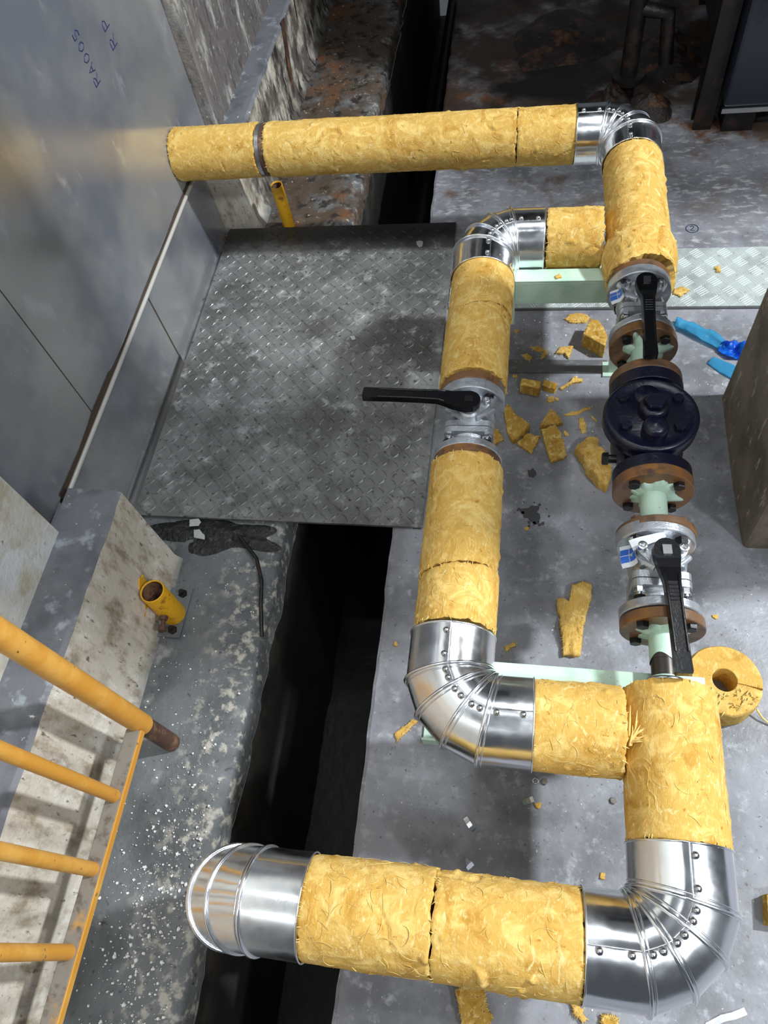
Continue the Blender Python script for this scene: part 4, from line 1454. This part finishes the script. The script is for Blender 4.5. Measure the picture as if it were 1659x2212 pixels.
# blue plastic film
def film(name, label, path, widths, mat, seed, lift=.006):
    rows = []
    for i in range(len(path) - 1):
        for k in range(8):
            q = k / 8
            p = Vector(path[i]).lerp(Vector(path[i + 1]), q)
            d = (Vector(path[i + 1]) - Vector(path[i])).normalized()
            nrm = Vector((-d.y, d.x))
            wdt = widths[i] + (widths[i + 1] - widths[i]) * q
            row = []
            for j in range(9):
                s = (j / 8 - .5)
                x, y = p + nrm * wdt * s
                row.append(Vector((x, y, .002 + lift * (0.5 + fbm((x, y, 0), 26, seed)) * (1 - abs(s) * 1.2) + .002 * nz((x, y, 1), 90, seed) + .003)))
            rows.append(row)
    zmin = min(p.z for r_ in rows for p in r_)
    rows = [[p + Vector((0, 0, .0008 - zmin)) for p in r_] for r_ in rows]
    b = MB().grid(rows, False, True)
    o = build(name, b, mat)
    sd = o.modifiers.new('thick', 'SOLIDIFY')
    sd.thickness = .0006
    sd.offset = 1
    o['label'] = label
    o['category'] = 'plastic'
    return o


film('plastic_film', 'twisted blue plastic film strip on the floor right of the far lever valve', [(.434, 1.632), (.47, 1.615), (.52, 1.580), (.562, 1.540)], [.036, .040, .050, .034], 'filmthin', 3, .018)
film('plastic_film', 'crumpled bright blue plastic lump beside the pillar', [(.545, 1.540), (.575, 1.530), (.612, 1.520)], [.03, .065, .05], 'film', 5, .045)
film('plastic_film', 'flat teal plastic flap in front of the bright blue lump', [(.520, 1.495), (.552, 1.470), (.590, 1.440)], [.03, .045, .05], 'filmthin', 9, .008)

# metal bits
def bent_strip(label, pts, width, zs, mat='zinc'):
    rows = []
    for i, p in enumerate(pts):
        d = (Vector(pts[min(i + 1, len(pts) - 1)]) - Vector(pts[max(i - 1, 0)])).normalized()
        nrm = Vector((-d.y, d.x)) * width / 2
        rows.append([Vector((p[0] - nrm.x, p[1] - nrm.y, zs[i] + .001)), Vector((p[0] + nrm.x, p[1] + nrm.y, zs[i] + .001))])
    o = build('metal_offcut', MB().grid(rows, False, False), mat)
    sd = o.modifiers.new('thick', 'SOLIDIFY')
    sd.thickness = .0008
    sd.offset = 1
    o['label'] = label
    o['category'] = 'metal scrap'
    return o


bent_strip('bent metal clip lying left of the other clip inside the pipe loop', [(-.079, .229), (-.072, .220), (-.066, .213), (-.060, .207)], .010, [.004, .0, .0, .006])
bent_strip('bright metal clip beside the yellow crumb inside the pipe loop', [(.038, .270), (.046, .274), (.054, .278), (.060, .281)], .011, [.005, .0, .0, .004])
bent_strip('curled metal shaving against the fluffy sleeve inside the loop', [(-.080, .138), (-.072, .146), (-.066, .142), (-.060, .136)], .016, [.010, .004, .0, .0], 'steel')
bent_strip('long bright metal strip at the bottom right edge of the floor', [(.372, -.072), (.399, -.056), (.418, -.050), (.440, -.040)], .011, [.0, .004, .003, .0])
for nm, lb, x, y, ro, ri, h in (('washer', 'steel washer below the sleeve right of the near inner elbow', .064, .243, .007, .004, .002),):
    b = MB().curve_lathe([(0, ri), (h, ri), (h, ro), (0, ro), (0, ri)], (x, y + .075, 0), (0, 0, 1), 20)
    o = build(nm, b, 'zinc')
    o['label'] = lb
    o['category'] = 'washer'
for lb, x, y in (('small hex nut beside the steel washer', .083, .318), ('lone hex nut near the sleeve dropping to the lower right elbow', .222, .294)):
    b = MB()
    hexbolt(b, (x, y, 0), (0, 0, 1), .007, .006)
    o = build('hex_nut', b, 'zinc')
    o['label'] = lb
    o['category'] = 'nut'

# floor marks: oil splat, drips and the pen-marked circled 2, as thin stains belonging to the floor
fl = bpy.data.objects['floor']
b = MB().prism(blotch(.040, .975, .020, 4.4, 40, .9), 0, .0008)
for i in range(16):
    a, q = rnd.uniform(0, 2 * PI), rnd.uniform(.022, .045)
    b.prism(blotch(.040 + q * math.cos(a), .975 + q * math.sin(a), rnd.uniform(.0015, .005), i, 10), 0, .0008)
build('oil_stain', b, 'oil', fl)
build('oil_stain', MB().prism(blotch(.039, 1.10, .013, 7.1, 24, .6), 0, .0008), 'oil', fl)
b = MB().tube([(.516 + .019 * math.cos(a), 2.05 + .019 * math.sin(a), .0003) for a in [2 * PI * k / 20 for k in range(20)]], .0013, 5, False, True)
b.tube([(.510, 2.058, .0003), (.516, 2.063, .0003), (.522, 2.057, .0003), (.510, 2.041, .0003), (.523, 2.041, .0003)], .0013, 5)
build('pen_mark', b, 'ink', fl)
# pale chips
for lb, nm, poly, z in (('pale curled chip on the far part of the checker plate', 'paper_chip', [(-.363, 2.004), (-.352, 2.008), (-.34, 2.003), (-.339, 1.982), (-.350, 1.976), (-.358, 1.985)], .0138),
                        ('small white chip in the middle of the checker plate', 'paper_chip', [(-.527, 1.576), (-.512, 1.579), (-.507, 1.566), (-.518, 1.562)], .0138),
                        ('white paper scrap in the dark debris below the checker plate', 'paper_scrap', [(-.855, .876), (-.84, .879), (-.82, .861), (-.817, .848), (-.849, .853)], .010),
                        ('grey film scrap beside the kerb end below the checker plate', 'paper_scrap', [(-.875, .906), (-.850, .910), (-.84, .900), (-.844, .888), (-.870, .885)], .012)):
    scrap(nm, lb, poly, .0016, len(lb), 'paper', z, 'paper scrap', jag=.001, fold=.004)
M['wetdirt'] = material('wet_black_dirt', lin((34, 34, 34)), 0.35, layers=[(lin((72, 72, 70)), [('n', 60, 5, .55, .68)])], bumps=[(50, 6, .9, .012)])
o = build('sludge_heap', blob((-.78, .872, -.003), .17, .055, .012, 8.8, 60, 16, .7), 'wetdirt', origin=(-.8, .86, 0))
o['label'] = 'dark wet debris spread along the near edge of the checker plate'
o['category'] = 'sludge'
o = build('floor_cable', MB().tube([(-.72, .86, .020), (-.66, .80, .012), (-.635, .74, .006), (-.625, .68, .003), (-.612, .60, -.02)], .005, 8), 'soot', origin=(-.65, .75, 0))
o['label'] = 'dark cable trailing from the debris over the ledge edge'
o['category'] = 'cable'

# white paint flakes strewn on the ledge and the slab: nobody could count them
b = MB()
R2 = random.Random(5)


def flake(x, y, s, z):
    a0 = R2.uniform(0, 6)
    m = R2.choice((4, 5, 6))
    P = [(x + s * R2.uniform(.6, 1.2) * math.cos(a0 + 2 * PI * k / m), y + s * R2.uniform(.6, 1.2) * math.sin(a0 + 2 * PI * k / m)) for k in range(m)]
    h = s * .45
    v = [(p[0], p[1], z - .001) for p in P] + [(x + (p[0] - x) * .7, y + (p[1] - y) * .7, z + h * R2.uniform(.6, 1.2)) for p in P]
    b.add(v, [tuple(range(m, 2 * m))] + [(k, (k + 1) % m, m + (k + 1) % m, m + k) for k in range(m)])


for i in range(720):
    y = R2.gauss(-.02, .17)
    x = -.70 + R2.gauss(0, .055)
    if -.88 < x < -.63 and y > -.6:
        flake(x, y, .0012 + .004 * R2.random() ** 4, -.001)
for i in range(260):
    x = R2.uniform(-.87, -.625)
    y = R2.uniform(-.2, .82)
    flake(x, y, .0009 + .002 * R2.random() ** 3, -.001)
o = build('paint_flakes', b, 'flake', origin=(-.7, 0, 0), kind='stuff')
o['label'] = 'white paint flakes strewn over the grey ledge beside the railing'
o['category'] = 'debris'
b = MB()
for i in range(420):
    x, y = R2.uniform(-.28, .7), R2.uniform(-.1, 1.68)
    if .53 < x and .9 < y < 1.38:
        continue
    flake(x, y, .0007 + .0022 * R2.random() ** 5, .0003)
for i in range(160):
    flake(R2.uniform(-.02, .25), R2.uniform(1.36, 1.66), .0008 + .003 * R2.random() ** 4, .0003)
o = build('floor_grit', b, 'flake', origin=(.2, .8, 0), kind='stuff')
o['label'] = 'fine pale grit scattered over the concrete slab'
o['category'] = 'debris'
